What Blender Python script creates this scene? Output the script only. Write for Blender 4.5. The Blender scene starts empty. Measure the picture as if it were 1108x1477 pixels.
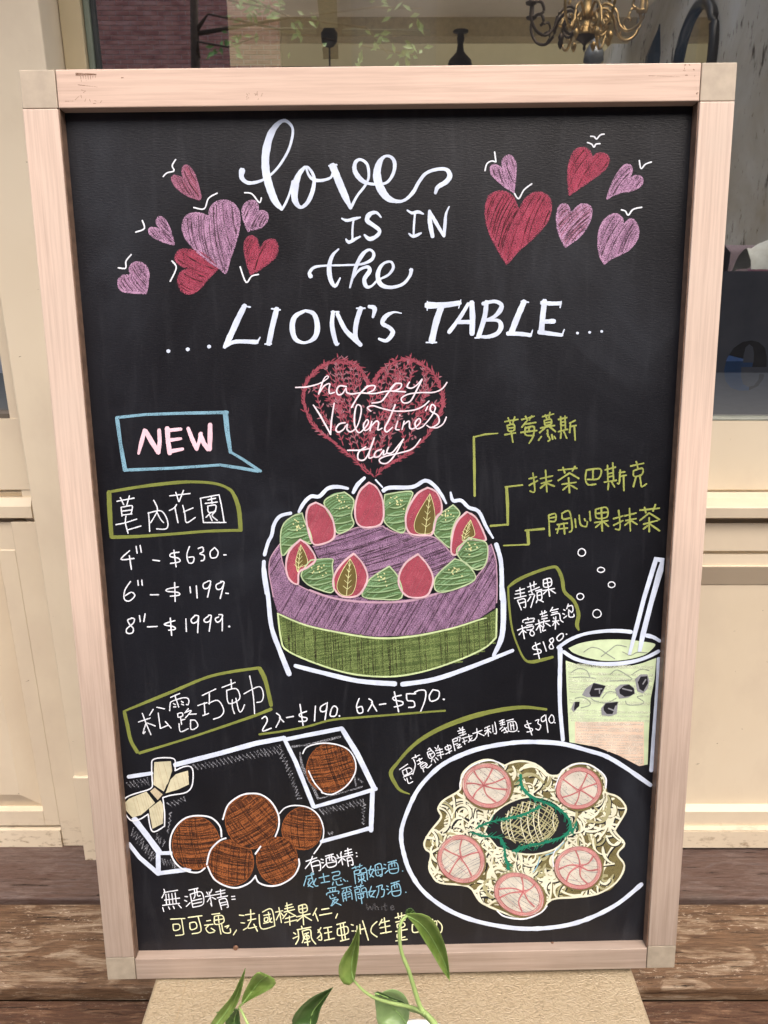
import bpy, bmesh, math, random
from mathutils import Vector, Matrix
from mathutils.geometry import tessellate_polygon
random.seed(7)
C = bpy.context.scene.collection
PI = math.pi
# ------------------------------------------------------------------ camera
FPX, PITCH = 1070.0, math.radians(18)
cam_d = bpy.data.cameras.new('camera'); cam = bpy.data.objects.new('camera', cam_d); C.objects.link(cam)
cam.location = (0, 0, 1.5); cam.rotation_euler = (PI/2 - PITCH, 0, 0)
cam_d.sensor_fit = 'HORIZONTAL'; cam_d.sensor_width = 36; cam_d.lens = 36*FPX/1108
cam_d.clip_start = 0.02; cam_d.clip_end = 500
cam_d.dof.use_dof = True; cam_d.dof.focus_distance = 1.05; cam_d.dof.aperture_fstop = 26.0
sc = bpy.context.scene; sc.camera = cam
# ------------------------------------------------------------------ light
SUN_EL, SUN_AZ = math.radians(60), math.radians(157)     # soft high light through thin cloud, over the houses behind the camera
w = bpy.data.worlds.new('World'); sc.world = w; w.use_nodes = True
nt = w.node_tree; nt.nodes.clear()
sky = nt.nodes.new('ShaderNodeTexSky'); sky.sky_type = 'NISHITA'; sky.sun_disc = False
sky.sun_elevation = SUN_EL; sky.sun_rotation = SUN_AZ; sky.air_density = 1.0; sky.dust_density = 7.0; sky.ozone_density = 1.0
bg = nt.nodes.new('ShaderNodeBackground'); bg.inputs['Strength'].default_value = 0.15
out = nt.nodes.new('ShaderNodeOutputWorld')
nt.links.new(sky.outputs[0], bg.inputs[0]); nt.links.new(bg.outputs[0], out.inputs[0])
sd = bpy.data.lights.new('sun', 'SUN'); sd.energy = 1.5; sd.angle = math.radians(105); sd.color = (1, .95, .87)
so = bpy.data.objects.new('sun', sd); C.objects.link(so)
sdir = Vector((math.sin(SUN_AZ)*math.cos(SUN_EL), math.cos(SUN_AZ)*math.cos(SUN_EL), math.sin(SUN_EL)))
so.rotation_euler = sdir.to_track_quat('Z', 'Y').to_euler()
sc.view_settings.view_transform = 'Standard'; sc.view_settings.look = 'None'
sc.view_settings.exposure = 1.14; sc.view_settings.gamma = 1
# ------------------------------------------------------------------ helpers
def ray(px, py):
    x = (px-554)/FPX; yc = (738.5-py)/FPX
    return Vector((x, math.cos(PITCH)+yc*math.sin(PITCH), -math.sin(PITCH)+yc*math.cos(PITCH)))
def at(px, py, Y):                 # point of the place at distance Y in front of the standpoint
    d = ray(px, py); return Vector((0, 0, 1.5)) + d*(Y/d.y)
def zr(py, Y=1.646): return at(554, py, Y).z
def tag(o, label=None, cat=None, group=None, kind=None):
    if label: o['label'] = label
    if cat: o['category'] = cat
    if group: o['group'] = group
    if kind: o['kind'] = kind
    return o
def empty(name, loc=(0, 0, 0), parent=None):
    o = bpy.data.objects.new(name, None); C.objects.link(o); o.location = loc; o.empty_display_size = .05
    if parent: o.parent = parent
    return o
def mesh_obj(name, verts, faces, mats, parent=None, fm=None, smooth=False, loc=None):
    me = bpy.data.meshes.new(name); me.from_pydata([tuple(v) for v in verts], [], faces)
    for m in (mats if isinstance(mats, (list, tuple)) else [mats]): me.materials.append(m)
    if fm: me.polygons.foreach_set('material_index', fm)
    if smooth: me.polygons.foreach_set('use_smooth', [True]*len(me.polygons))
    me.update()
    o = bpy.data.objects.new(name, me); C.objects.link(o)
    if parent: o.parent = parent
    if loc: o.location = loc
    return o
def bm_obj(name, bm, mat, parent=None, smooth=False, loc=None):
    me = bpy.data.meshes.new(name); bm.to_mesh(me); bm.free(); me.materials.append(mat)
    if smooth: me.polygons.foreach_set('use_smooth', [True]*len(me.polygons))
    o = bpy.data.objects.new(name, me); C.objects.link(o)
    if parent: o.parent = parent
    if loc: o.location = loc
    return o
def box(name, x0, x1, y0, y1, z0, z1, mat, parent=None, bev=0.0, seg=2, loc=None):
    bm = bmesh.new(); bmesh.ops.create_cube(bm, size=1)
    for v in bm.verts:
        v.co = Vector(((x0+x1)/2+v.co.x*(x1-x0), (y0+y1)/2+v.co.y*(y1-y0), (z0+z1)/2+v.co.z*(z1-z0)))
    if bev: bmesh.ops.bevel(bm, geom=bm.edges[:], offset=bev, segments=seg, affect='EDGES', profile=.5)
    return bm_obj(name, bm, mat, parent, smooth=False, loc=loc)
def tube(pts, rad, sides=8):
    vs, fs = [], []
    n = len(pts)
    for i, p in enumerate(pts):
        p = Vector(p); t = (Vector(pts[min(i+1, n-1)])-Vector(pts[max(i-1, 0)])).normalized()
        a = Vector((0, 0, 1)) if abs(t.z) < .9 else Vector((1, 0, 0))
        u = t.cross(a).normalized(); v = t.cross(u)
        r = rad[i] if isinstance(rad, (list, tuple)) else rad
        for k in range(sides):
            th = 2*PI*k/sides; vs.append(p+u*math.cos(th)*r+v*math.sin(th)*r)
    for i in range(n-1):
        for k in range(sides):
            a0 = i*sides+k; a1 = i*sides+(k+1) % sides
            fs.append((a0, a1, a1+sides, a0+sides))
    fs.append(tuple(range(sides))[::-1]); fs.append(tuple(range((n-1)*sides, n*sides)))
    return vs, fs
def join(parts):
    vs, fs = [], []
    for v, f in parts:
        b = len(vs); vs += v; fs += [tuple(i+b for i in q) for q in f]
    return vs, fs
def lathe(prof, cx, cy, sides=24):
    vs, fs = [], []
    for r, z in prof:
        for k in range(sides):
            th = 2*PI*k/sides; vs.append(Vector((cx+r*math.cos(th), cy+r*math.sin(th), z)))
    for i in range(len(prof)-1):
        for k in range(sides):
            a0 = i*sides+k; a1 = i*sides+(k+1) % sides
            fs.append((a0, a1, a1+sides, a0+sides))
    return vs, fs
def spline(pts, n=6):
    out = []; m = len(pts)
    for i in range(m-1):
        p0, p1, p2, p3 = pts[max(i-1, 0)], pts[i], pts[i+1], pts[min(i+2, m-1)]
        for k in range(n):
            t = k/n
            out.append(tuple(.5*((2*b)+(c-a)*t+(2*a-5*b+4*c-d)*t*t+(-a+3*b-3*c+d)*t**3) for a, b, c, d in zip(p0, p1, p2, p3)))
    out.append(tuple(pts[-1])); return out
# ------------------------------------------------------------------ materials
class N:
    def __init__(s, name):
        s.m = bpy.data.materials.new(name); s.m.use_nodes = True; s.t = s.m.node_tree
        s.b = s.t.nodes['Principled BSDF']; s.o = s.t.nodes['Material Output']
    def n(s, typ, **kw):
        x = s.t.nodes.new(typ)
        for k, v in kw.items(): setattr(x, k, v)
        return x
    def l(s, a, b): s.t.links.new(a, b)
    def co(s, scale=(1, 1, 1), rnd=False, rot=(0, 0, 0)):
        tc = s.n('ShaderNodeTexCoord'); mp = s.n('ShaderNodeMapping'); mp.inputs['Scale'].default_value = scale
        mp.inputs['Rotation'].default_value = rot
        s.l(tc.outputs['Object'], mp.inputs['Vector'])
        if rnd:
            oi = s.n('ShaderNodeObjectInfo'); mm = s.n('ShaderNodeMath', operation='MULTIPLY'); mm.inputs[1].default_value = 37.0
            s.l(oi.outputs['Random'], mm.inputs[0]); s.l(mm.outputs[0], mp.inputs['Location'])
        return mp.outputs[0]
    def noise(s, vec, scale=1, detail=4, rough=.55, dist=0):
        x = s.n('ShaderNodeTexNoise'); x.inputs['Scale'].default_value = scale; x.inputs['Detail'].default_value = detail
        x.inputs['Roughness'].default_value = rough; x.inputs['Distortion'].default_value = dist
        s.l(vec, x.inputs['Vector']); return x.outputs['Fac']
    def ramp(s, fac, stops):
        r = s.n('ShaderNodeValToRGB'); e = r.color_ramp.elements
        while len(e) < len(stops): e.new(.5)
        for i, (p, c) in enumerate(stops):
            e[i].position = p; e[i].color = (*c, 1) if len(c) == 3 else c
        s.l(fac, r.inputs[0]); return r.outputs[0]
    def bw(s, fac, a, b): return s.ramp(fac, [(a, (0, 0, 0)), (b, (1, 1, 1))])
    def mix(s, fac, a, b, mode='MIX'):
        x = s.n('ShaderNodeMix', data_type='RGBA', blend_type=mode)
        for inp, v in ((x.inputs[0], fac), (x.inputs[6], a), (x.inputs[7], b)):
            if isinstance(v, (int, float)): inp.default_value = v
            elif isinstance(v, tuple): inp.default_value = (*v, 1)
            else: s.l(v, inp)
        return x.outputs[2]
    def bump(s, h, strength=.3, dist=.002):
        x = s.n('ShaderNodeBump'); x.inputs['Strength'].default_value = strength; x.inputs['Distance'].default_value = dist
        s.l(h, x.inputs['Height']); s.l(x.outputs[0], s.b.inputs['Normal']); return x
    def fin(s, col=None, rough=.6, spec=.4, metal=0):
        if col is not None:
            if isinstance(col, tuple): s.b.inputs['Base Color'].default_value = (*col, 1)
            else: s.l(col, s.b.inputs['Base Color'])
        if isinstance(rough, (int, float)): s.b.inputs['Roughness'].default_value = rough
        else: s.l(rough, s.b.inputs['Roughness'])
        s.b.inputs['Specular IOR Level'].default_value = spec; s.b.inputs['Metallic'].default_value = metal
        return s.m
def plain(name, col, rough=.6, spec=.4, metal=0, var=.12, sc_=30, bump=.1):
    g = N(name); v = g.co((1, 1, 1)); f = g.noise(v, sc_, 5)
    a = tuple(c*(1-var) for c in col); b = tuple(min(1, c*(1+var)) for c in col)
    c = g.ramp(f, [(.3, a), (.7, b)])
    if bump: g.bump(f, bump, .001)
    return g.fin(c, rough, spec, metal)
def cream_paint():
    g = N('aged_cream_paint'); v = g.co((1, 1, 1))
    big = g.noise(v, 2.2, 4); mid = g.noise(g.co((3, 3, 2)), 2.0, 5, .6)
    c = g.ramp(big, [(.3, (.66, .565, .425)), (.7, (.71, .625, .485))])
    c = g.mix(g.bw(mid, .45, .75), c, (.62, .53, .41))
    ch = g.noise(g.co((26, 26, 60)), 1.0, 5, .7)
    spots = g.bw(ch, .70, .72)
    c = g.mix(spots, c, (.16, .11, .065))
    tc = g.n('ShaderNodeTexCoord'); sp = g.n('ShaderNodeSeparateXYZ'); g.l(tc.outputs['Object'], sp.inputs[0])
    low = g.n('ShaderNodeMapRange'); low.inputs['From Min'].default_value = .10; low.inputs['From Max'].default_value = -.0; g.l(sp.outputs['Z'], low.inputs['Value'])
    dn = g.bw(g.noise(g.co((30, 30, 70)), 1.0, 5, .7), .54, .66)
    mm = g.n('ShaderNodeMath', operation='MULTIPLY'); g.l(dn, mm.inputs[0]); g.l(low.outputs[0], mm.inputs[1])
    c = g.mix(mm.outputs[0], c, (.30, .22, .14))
    fine = g.noise(g.co((120, 120, 40)), 1, 3)
    g.bump(fine, .12, .001)
    return g.fin(c, .5, .35)
M_cream = cream_paint()
M_gap = plain('dark_gap', (.02, .016, .012), .9)
def deck_wood(name, tones, fleck=.5, dull=0):
    g = N(name)
    grain = g.noise(g.co((5, 62, 62), True), 1.5, 10, .75, .8)
    fine = g.noise(g.co((22, 300, 300), True), 1.5, 6, .8)
    big = g.noise(g.co((4.5, 13, 13), True), 1.3, 9, .68, .9)
    c = g.ramp(grain, [(.30, tones[0]), (.44, tones[1]), (.54, tones[2]), (.68, tones[3])])
    c2 = g.ramp(grain, [(.34, tones[4]), (.52, tones[1]), (.70, tones[5])])
    c = g.mix(g.bw(big, .44, .50), c, c2)
    c = g.mix(1.0, c, g.ramp(fine, [(.32, (.45, .42, .40)), (.5, (1, 1, 1)), (.72, (1.35, 1.35, 1.35))]), 'MULTIPLY')
    kn = g.n('ShaderNodeTexVoronoi'); kn.inputs['Scale'].default_value = 1
    kv = g.n('ShaderNodeMix', data_type='VECTOR'); kv.inputs[0].default_value = .12; kc = g.co((2.3, 6.5, 6.5), True)
    kz = g.n('ShaderNodeTexNoise'); kz.inputs['Scale'].default_value = 3; kz.inputs['Detail'].default_value = 6; g.l(kc, kz.inputs['Vector'])
    g.l(kc, kv.inputs[4]); g.l(kz.outputs['Color'], kv.inputs[5]); g.l(kv.outputs[1], kn.inputs['Vector'])
    c = g.mix(g.ramp(kn.outputs['Distance'], [(.03, (.8, .8, .8)), (.13, (.25, .25, .25)), (.16, (0, 0, 0))]), c, (.075, .055, .045))
    ck = g.noise(g.co((6, 120, 120), True), 1.5, 8, .7, .5)
    crack = g.ramp(ck, [(.355, (1, 1, 1)), (.385, (0, 0, 0))])
    c = g.mix(crack, c, (.012, .007, .005))
    fl = g.noise(g.co((30, 130, 130), True), 1.6, 8, .8)
    flm = g.noise(g.co((2.2, 6, 6), True), 1.7, 3)
    mm = g.n('ShaderNodeMath', operation='MULTIPLY'); g.l(g.bw(fl, .585, .61), mm.inputs[0]); g.l(g.bw(flm, .47, .56), mm.inputs[1])
    m2 = g.n('ShaderNodeMath', operation='MULTIPLY'); g.l(mm.outputs[0], m2.inputs[0]); m2.inputs[1].default_value = fleck
    c = g.mix(m2.outputs[0], c, (.50, .42, .33))
    h = g.mix(crack, g.mix(.35, grain, fine), (0, 0, 0))
    g.bump(h, 1.0, .003)
    return g.fin(c, .6, .3)
W_old = deck_wood('weathered_deck_wood', [(.045, .022, .012), (.135, .080, .046), (.235, .17, .115), (.37, .30, .225), (.035, .016, .008), (.145, .078, .04)], .9)
W_red = deck_wood('dark_red_brown_plank', [(.07, .042, .034), (.105, .068, .056), (.13, .092, .08), (.165, .128, .118), (.08, .044, .034), (.125, .10, .098)], .10)
W_dark = deck_wood('dark_brown_plank', [(.03, .014, .008), (.075, .036, .02), (.13, .07, .04), (.26, .17, .11), (.06, .03, .018), (.15, .09, .055)], .4)
def frame_wood(name, a, b, dark, horiz):
    g = N(name); s1 = (3, 60, 120) if horiz else (120, 60, 3)
    gr = g.noise(g.co(s1, True), 2.0, 6, .65); big = g.noise(g.co((2.5, 2.5, 2.5), True), 1.6, 3)
    c = g.mix(g.bw(big, .35, .7), a, b)
    c = g.mix(g.ramp(gr, [(.42, (0, 0, 0)), (.75, (.75, .75, .75))]), c, dark)
    s2 = (9, 40, 60) if horiz else (60, 40, 9)
    c = g.mix(g.bw(g.noise(g.co(s2, True), 3.0, 6, .75), .70, .74), c, (.28, .17, .11))
    # varnish worn and greyed low down, plus painted-in shade towards the frame's foot
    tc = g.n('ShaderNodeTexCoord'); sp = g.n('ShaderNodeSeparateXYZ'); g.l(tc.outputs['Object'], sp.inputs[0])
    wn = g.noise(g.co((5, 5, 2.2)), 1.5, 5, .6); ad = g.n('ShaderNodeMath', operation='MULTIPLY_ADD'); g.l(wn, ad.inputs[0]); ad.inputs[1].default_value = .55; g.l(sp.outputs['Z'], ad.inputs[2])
    wear_shade = g.ramp(ad.outputs[0], [(.25, (1, 1, 1)), (.70, (.55, .55, .55)), (1.3, (.05, .05, .05))])
    c = g.mix(wear_shade, c, g.mix(g.bw(gr, .35, .75), (.33, .265, .22), (.22, .165, .13)))
    g.bump(gr, .22, .0008)
    return g.fin(c, .42, .45)
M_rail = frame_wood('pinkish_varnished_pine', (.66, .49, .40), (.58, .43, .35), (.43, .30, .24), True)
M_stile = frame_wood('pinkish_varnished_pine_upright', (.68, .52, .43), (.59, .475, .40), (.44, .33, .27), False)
M_corner = plain('greyish_corner_wood', (.42, .355, .28), .5, .4, 0, .10, 60)
M_corner2 = plain('dark_corner_wood', (.31, .265, .205), .55, .4, 0, .14, 60)  # darker tone for the two bottom corner blocks
M_lip = plain('brown_inner_lip', (.16, .10, .07), .5, .4, 0, .3, 80)
def board_mat():
    g = N('black_chalkboard'); v = g.co((1, 1, 1))
    wr = g.noise(g.co((90, 1, 330)), 1.7, 4, .6); sm = g.noise(g.co((3.5, 1, 2.2)), 1.2, 5, .6, 1.0)
    sw = g.noise(g.co((60, 1, 7)), 1.0, 4, .6, .6)
    c = g.ramp(sm, [(.35, (.0035, .0036, .0058)), (.58, (.006, .0066, .0105)), (.8, (.017, .020, .028))])
    c = g.mix(g.ramp(sw, [(.55, (0, 0, 0)), (.85, (.35, .35, .35))]), c, (.04, .042, .05))
    dust = g.noise(g.co((400, 1, 400)), 1.2, 2, .7)
    c = g.mix(g.ramp(dust, [(.60, (0, 0, 0)), (.85, (.3, .3, .3))]), c, (.06, .06, .07))
    g.bump(wr, .24, .0012)
    r = g.ramp(sm, [(.3, (.34, .34, .34)), (.7, (.46, .46, .46))])
    return g.fin(c, r, .40)
M_board = board_mat()
CH = {}
def chalk(key, col, cover=.5, soft=.12, rough=.8, g_scale=(650, 1, 900), alpha=1.0):
    """a marker (cover near 0: opaque) or chalk (higher: the board's grain shows through)"""
    g = N('chalk_'+key); n1 = g.noise(g.co(g_scale), 1.0, 3, .6); n2 = g.noise(g.co((40, 1, 40)), 1.0, 4)
    c = g.ramp(n2, [(.3, tuple(x*.78 for x in col)), (.7, tuple(min(1, x*1.06) for x in col))])
    m = g.fin(c, rough, .25)
    n3 = g.noise(g.co((95, 1, 70), rot=(0, .6, 0)), 1.0, 4, .6); un = g.n('ShaderNodeMath', operation='MULTIPLY_ADD'); un.inputs[1].default_value = .42; g.l(n3, un.inputs[0])
    s2 = g.n('ShaderNodeMath', operation='SUBTRACT'); s2.inputs[1].default_value = .21; g.l(n1, s2.inputs[0]); g.l(s2.outputs[0], un.inputs[2]); n1 = un.outputs[0]
    if cover > 0:
        tr = g.n('ShaderNodeBsdfTransparent'); mx = g.n('ShaderNodeMixShader')
        mask = g.ramp(n1, [(cover-soft, (0, 0, 0)), (cover+soft, (alpha, alpha, alpha))])
        g.l(mask, mx.inputs[0]); g.l(tr.outputs[0], mx.inputs[1]); g.l(g.b.outputs[0], mx.inputs[2]); g.l(mx.outputs[0], g.o.inputs[0])
    CH[key] = m; return m
chalk('W', (.62, .70, .86), .22, .12); chalk('w', (.76, .80, .88), 0)
chalk('P', (.86, .58, .68), .25, .12); chalk('pw', (.80, .70, .78), 0)
chalk('lil', (0.370, 0.200, 0.340), 0.45, .12); chalk('lil2', (0.493, 0.290, 0.460), 0.47, .10)
chalk('rose', (0.311, 0.096, 0.155), 0.43, .12); chalk('red', (0.340, 0.048, 0.089), 0.41, .12); chalk('red2', (0.385, 0.074, 0.126), 0.49, .10)
chalk('mid', (0.370, 0.148, 0.237), 0.45, .12)
chalk('wr', (0.296, 0.063, 0.092), .34, .12); chalk('wr2', (0.340, 0.148, 0.185), .40, .12)
chalk('blue', (.20, .38, .50), .36, .12); chalk('tx', (.23, .46, .62), .25, .12)
chalk('ol', (0.192, 0.222, 0.052), .25, .15); chalk('olt', (0.296, 0.333, 0.089), .30, .14)
chalk('mauve', (0.252, 0.141, 0.252), .42, .13); chalk('mauve2', (0.356, 0.215, 0.356), .46, .12)
chalk('rim', (0.488, 0.311, 0.414), .30, .12)
chalk('gr', (0.081, 0.122, 0.036), .34, .12); chalk('gr2', (0.192, 0.260, 0.087), .46, .12); chalk('lg', (.55, .68, .36), .25, .1)
chalk('sb', (0.340, 0.059, 0.092), .26, .10); chalk('sb2', (0.407, 0.096, 0.133), .46, .10); chalk('sbo', (0.646, 0.442, 0.493), .22, .1)
chalk('cr', (0.089, 0.163, 0.063), .26, .10); chalk('cr2', (0.187, 0.340, 0.170), .40, .1); chalk('crd', (.04, .06, .02), .4, .1); chalk('cro', (0.425, 0.544, 0.323), .22, .1)
chalk('yel', (.70, .70, .36), .1, .1); chalk('cr3', (.30, .44, .24), .3, .12); chalk('leafc', (.13, .10, .03), .3, .1)
chalk('br', (0.096, 0.030, 0.012), .28, .12); chalk('br2', (0.293, 0.094, 0.029), .42, .10)
chalk('gy', (.28, .29, .33), .50, .08, .8, (500, 1, 700)); chalk('gyt', (.30, .34, .30), .42, .14)
chalk('cream', (0.577, 0.548, 0.385), .12, .1); chalk('cream2', (0.518, 0.444, 0.311), .3, .14)
chalk('liq', (0.561, 0.680, 0.442), 0); chalk('liq2', (0.663, 0.731, 0.561), .5, .14); chalk('peach', (0.714, 0.544, 0.425), .12, .14); chalk('peach2', (0.680, 0.612, 0.527), .48, .1)
chalk('blk', (.012, .012, .016), 0); chalk('halo', (.25, .26, .29), .30, .12)
chalk('pol', (.17, .145, .06), .34, .12); chalk('noo', (.74, .74, .58), .16, .12); chalk('noo2', (0.385, 0.370, 0.207), .30, .12)
chalk('rad', (.56, .26, .25), .34, .12); chalk('rad2', (.60, .57, .50), .30, .14); chalk('rad3', (0.385, 0.104, 0.118), .30, .12)
chalk('herb', (0.011, 0.185, 0.111), .25, .12); chalk('py', (.76, .78, .50), .16, .12)
chalk('dk', (.022, .012, .010), .50, .10)
chalk('ghost', (.10, .10, .11), .48, .12)
chalk('wear', (.20, .11, .07), .45, .08, .8, (900, 1, 900))
# ------------------------------------------------------------------ the ground, street and what stands across it
street = box('street', -30, 30, -40, .30, -.45, -.30, plain('grey_asphalt', (.05, .05, .05), .85, .3, 0, .2, 12), None)
tag(street, kind='structure')
tag(box('far_pavement', -30, 30, -9.55, -3.2, -.2995, -.18, plain('pale_concrete_paving', (.15, .145, .135), .85, .3, 0, .1, 8)), kind='structure')
deck = empty('deck', (0, 1.0, 0)); tag(deck, kind='structure')
def plank(x0, x1, y0, y1, z1, mat, th=.04):
    o = box('plank', x0, x1, y0-1.0, y1-1.0, z1-th, z1, mat, deck, .005, 2); return o
Y1 = at(554, 1297, 0)  # unused direction check
def yg(row, z=0.0):
    d = ray(554, row); return d.y*(z-1.5)/d.z
plank(-2.2, 2.4, yg(1295.5), 1.68, 0.0, W_red)
plank(-2.2, 2.4, yg(1422), yg(1301), -.006, W_old)
plank(-2.2, 2.4, yg(1560), yg(1426), -.034, W_dark)
plank(-2.2, 2.4, .80, yg(1565), -.036, W_old)
plank(-2.2, 2.4, .55, .795, -.034, W_dark)
plank(-2.2, 2.4, .31, .545, -.035, W_old)
box('joist', -2.2, 2.4, -.69, .64, -.30, -.076, M_gap, deck)
# brick building across the street (it shows in the window glass)
bk = empty('brick_building', (-8, -9.6, -.3))
tag(bk, 'red brick building across the street, mirrored in the shop window', 'building')
M_brick = N('red_brick'); 
v_ = M_brick.co((1, 1, 1)); oi = M_brick.noise(M_brick.co((4.6, 1, 15.3)), 1.0, 1)
c_ = M_brick.ramp(oi, [(.3, (.36, .13, .11)), (.5, (.58, .25, .20)), (.7, (.70, .36, .30))])
M_brick = M_brick.fin(c_, .85, .3)
M_mortar = plain('pale_mortar', (.85, .76, .72), .9)
box('wall', -9, 6.4, -.6, -.012, 0, 9.5, M_mortar, bk)
vs, fs = [], []
for r in range(30, 110):
    z0 = r*.065+.3
    for k in range(0, 62):
        x0 = -5.4+k*.212-(.106 if r % 2 else 0)
        j = random.uniform(-.003, .003); b = len(vs)
        if x0+.02 > 6.4: continue
        for dx in (0, min(.2, 6.4-x0)):
            for dy in (-.012, .004+j):
                for dz in (0, .051): vs.append((x0+dx, dy, z0+dz))
        fs += [(b+2, b+6, b+7, b+3), (b+0, b+2, b+3, b+1), (b+4, b+5, b+7, b+6), (b+1, b+3, b+7, b+5), (b, b+4, b+6, b+2)]
tag(mesh_obj('brickwork', vs, fs, M_brick, bk), kind='stuff')
pb = empty('plaster_building', (6, -12, -.3)); tag(pb, 'dark brown plastered building across the street beside the brick one', 'building')
box('wall', -7.58, 14, -.6, 2.4, 0, 10, plain('dark_brown_plaster', (.055, .045, .038), .9, .2, 0, .3, 3), pb)
for k in range(4): box('window', -6.5+k*4, -5.2+k*4, 2.403, 2.43, 4.5, 6.3, plain('dark_pane', (.03, .035, .04), .2), pb)
# street tree whose twigs are mirrored in the glass
M_leafs = plain('street_tree_leaf', (.24, .42, .12), .5, .4, 0, .3, 40)
M_bark = plain('dark_bark', (.05, .035, .025), .9, .2, 0, .3, 30)
tr = empty('street_tree', (-1.55, -3.6, -.3)); tag(tr, 'slim street tree with bright green leaves, mirrored in the window', 'tree')
vp = []
vp.append(tube([(0, 0, 0), (.05, .02, 1.5), (-.05, 0, 3.0), (.02, 0, 4.4)], [.07, .055, .045, .025]))
def mirr(px, py, Yv):
    p = at(px, py, Yv); return Vector((p.x, 2*1.73-p.y, p.z))-Vector((-1.55, -3.6, -.3))
twigs = [[mirr(270, -60, 7), mirr(330, 0, 7), mirr(390, 12, 6.8)], [mirr(285, 60, 7), mirr(330, 68, 6.9), mirr(372, 52, 6.9)],
         [mirr(300, -30, 7), mirr(420, 25, 7), mirr(540, 10, 6.5), mirr(610, 12, 6.4)], [mirr(420, 25, 7), mirr(530, 40, 6.6), mirr(560, 78, 6.4)],
         [mirr(300, 20, 7), mirr(440, 50, 6.8), mirr(600, 80, 6.6)]]
for t in twigs: vp.append(tube([Vector((0, 0, t[0].z-.1))]+t, [.02]+[.008]*(len(t)-1)+[.004]))
v, f = join(vp); mesh_obj('trunk', v, f, M_bark, tr, smooth=True)
vs, fs = [], []
def leafcard(c, L, rnd):
    a = Vector((rnd.uniform(-1, 1), rnd.uniform(-.5, .5), rnd.uniform(-1, .3))).normalized(); n = Vector((rnd.uniform(-.5, .5), 1, rnd.uniform(-.2, .9))).normalized()
    s = a.cross(n).normalized(); b = len(vs)
    vs.extend([c, c+a*L*.45+s*L*.22+n*.006, c+a*L, c+a*L*.45-s*L*.22+n*.006]); fs.append((b, b+1, b+2)); fs.append((b, b+2, b+3))
rn = random.Random(3)
for (cx, cy, sp, n, Yv) in [(365, 8, 26, 34, 7), (392, 14, 20, 16, 7), (340, 62, 20, 14, 7), (312, 72, 10, 6, 7), (430, 30, 20, 8, 7), (560, 12, 22, 9, 6.5), (545, 55, 18, 12, 6.5), (598, 28, 12, 7, 6.4), (575, 82, 18, 10, 6.4), (600, 70, 20, 8, 6.5), (510, 90, 20, 6, 6.5), (440, 60, 25, 6, 6.8)]:
    for k in range(n): leafcard(mirr(rn.gauss(cx, sp*.6), rn.gauss(cy, sp*.45), Yv+rn.uniform(-.1, .1)), rn.uniform(.05, .10), rn)
for k in range(900):
    th = rn.uniform(0, 2*PI); r = 1.3*math.sqrt(rn.random()); z = rn.uniform(-.9, 1.3)
    leafcard(Vector((r*math.cos(th)-.9, r*math.sin(th)-.2, 5.9+z)), rn.uniform(.07, .12), rn)
mesh_obj('crown', vs, fs, M_leafs, tr)
# ------------------------------------------------------------------ the shop front
YF = 1.646
sf = empty('shopfront', (0, YF, 0)); tag(sf, 'cream painted wooden shopfront with panelled base behind the chalkboard', 'shopfront')
def prof(name, rows, x0, x1, mat=M_cream, back=1.76):
    """moulding: profile of (photo row, distance) pairs run along the wall"""
    pts = [(Y-YF, zr(r, Y)) for r, Y in rows]; pts = [(back-YF, pts[0][1])]+pts+[(back-YF, pts[-1][1])]
    n = len(pts); vs = [(x, y, z) for x in (x0, x1) for y, z in pts]
    fs = [(i, i+1, n+i+1, n+i) for i in range(n-1)]+[tuple(range(n))[::-1], tuple(range(n, 2*n))]+[(n-1, 0, n, 2*n-1)]
    return mesh_obj(name, vs, fs, mat, sf)
XR = 2.6
XL = -.646
# right bay from the window board down to the floor (most of it behind the board)
prof('bottom_rail', [(607, 1.704), (706, 1.704), (709.5, 1.715)], XL, XR)
prof('window_sill', [(710, 1.705), (718, 1.70), (731, 1.632), (733, 1.628), (747, 1.630), (748, 1.640)], XL, XR)
prof('frieze_board', [(748.2, 1.668), (754.0, 1.668), (754.5, 1.652), (794.5, 1.652)], XL, XR)
prof('bead', [(794.8, 1.664), (799, 1.664), (799.5, 1.648), (816.6, 1.646)], XL, XR)
prof('panel_moulding', [(817, 1.640), (818, 1.640), (843, 1.664)], XL, XR)
prof('base_panel', [(843, 1.666), (1160, 1.666)], XL, XR)
prof('lower_moulding', [(1160.3, 1.664), (1171, 1.646), (1191, 1.646), (1191.5, 1.640), (1198, 1.634), (1199.5, 1.640)], XL, XR)
prof('skirting', [(1199.8, 1.634), (1223, 1.634)], XL, XR)
# left door leaf
DL = -2.2; DS = -.805
prof('bottom_rail', [(604, 1.660), (706, 1.660), (709.5, 1.675)], DL, -.822)
prof('door_moulding', [(710, 1.662), (716, 1.672), (718, 1.655), (731, 1.645), (747, 1.645), (748, 1.655)], DL, -.822)
prof('frieze_board', [(748.2, 1.672), (752.5, 1.672), (753, 1.658), (793, 1.658)], DL, -.878)
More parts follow.
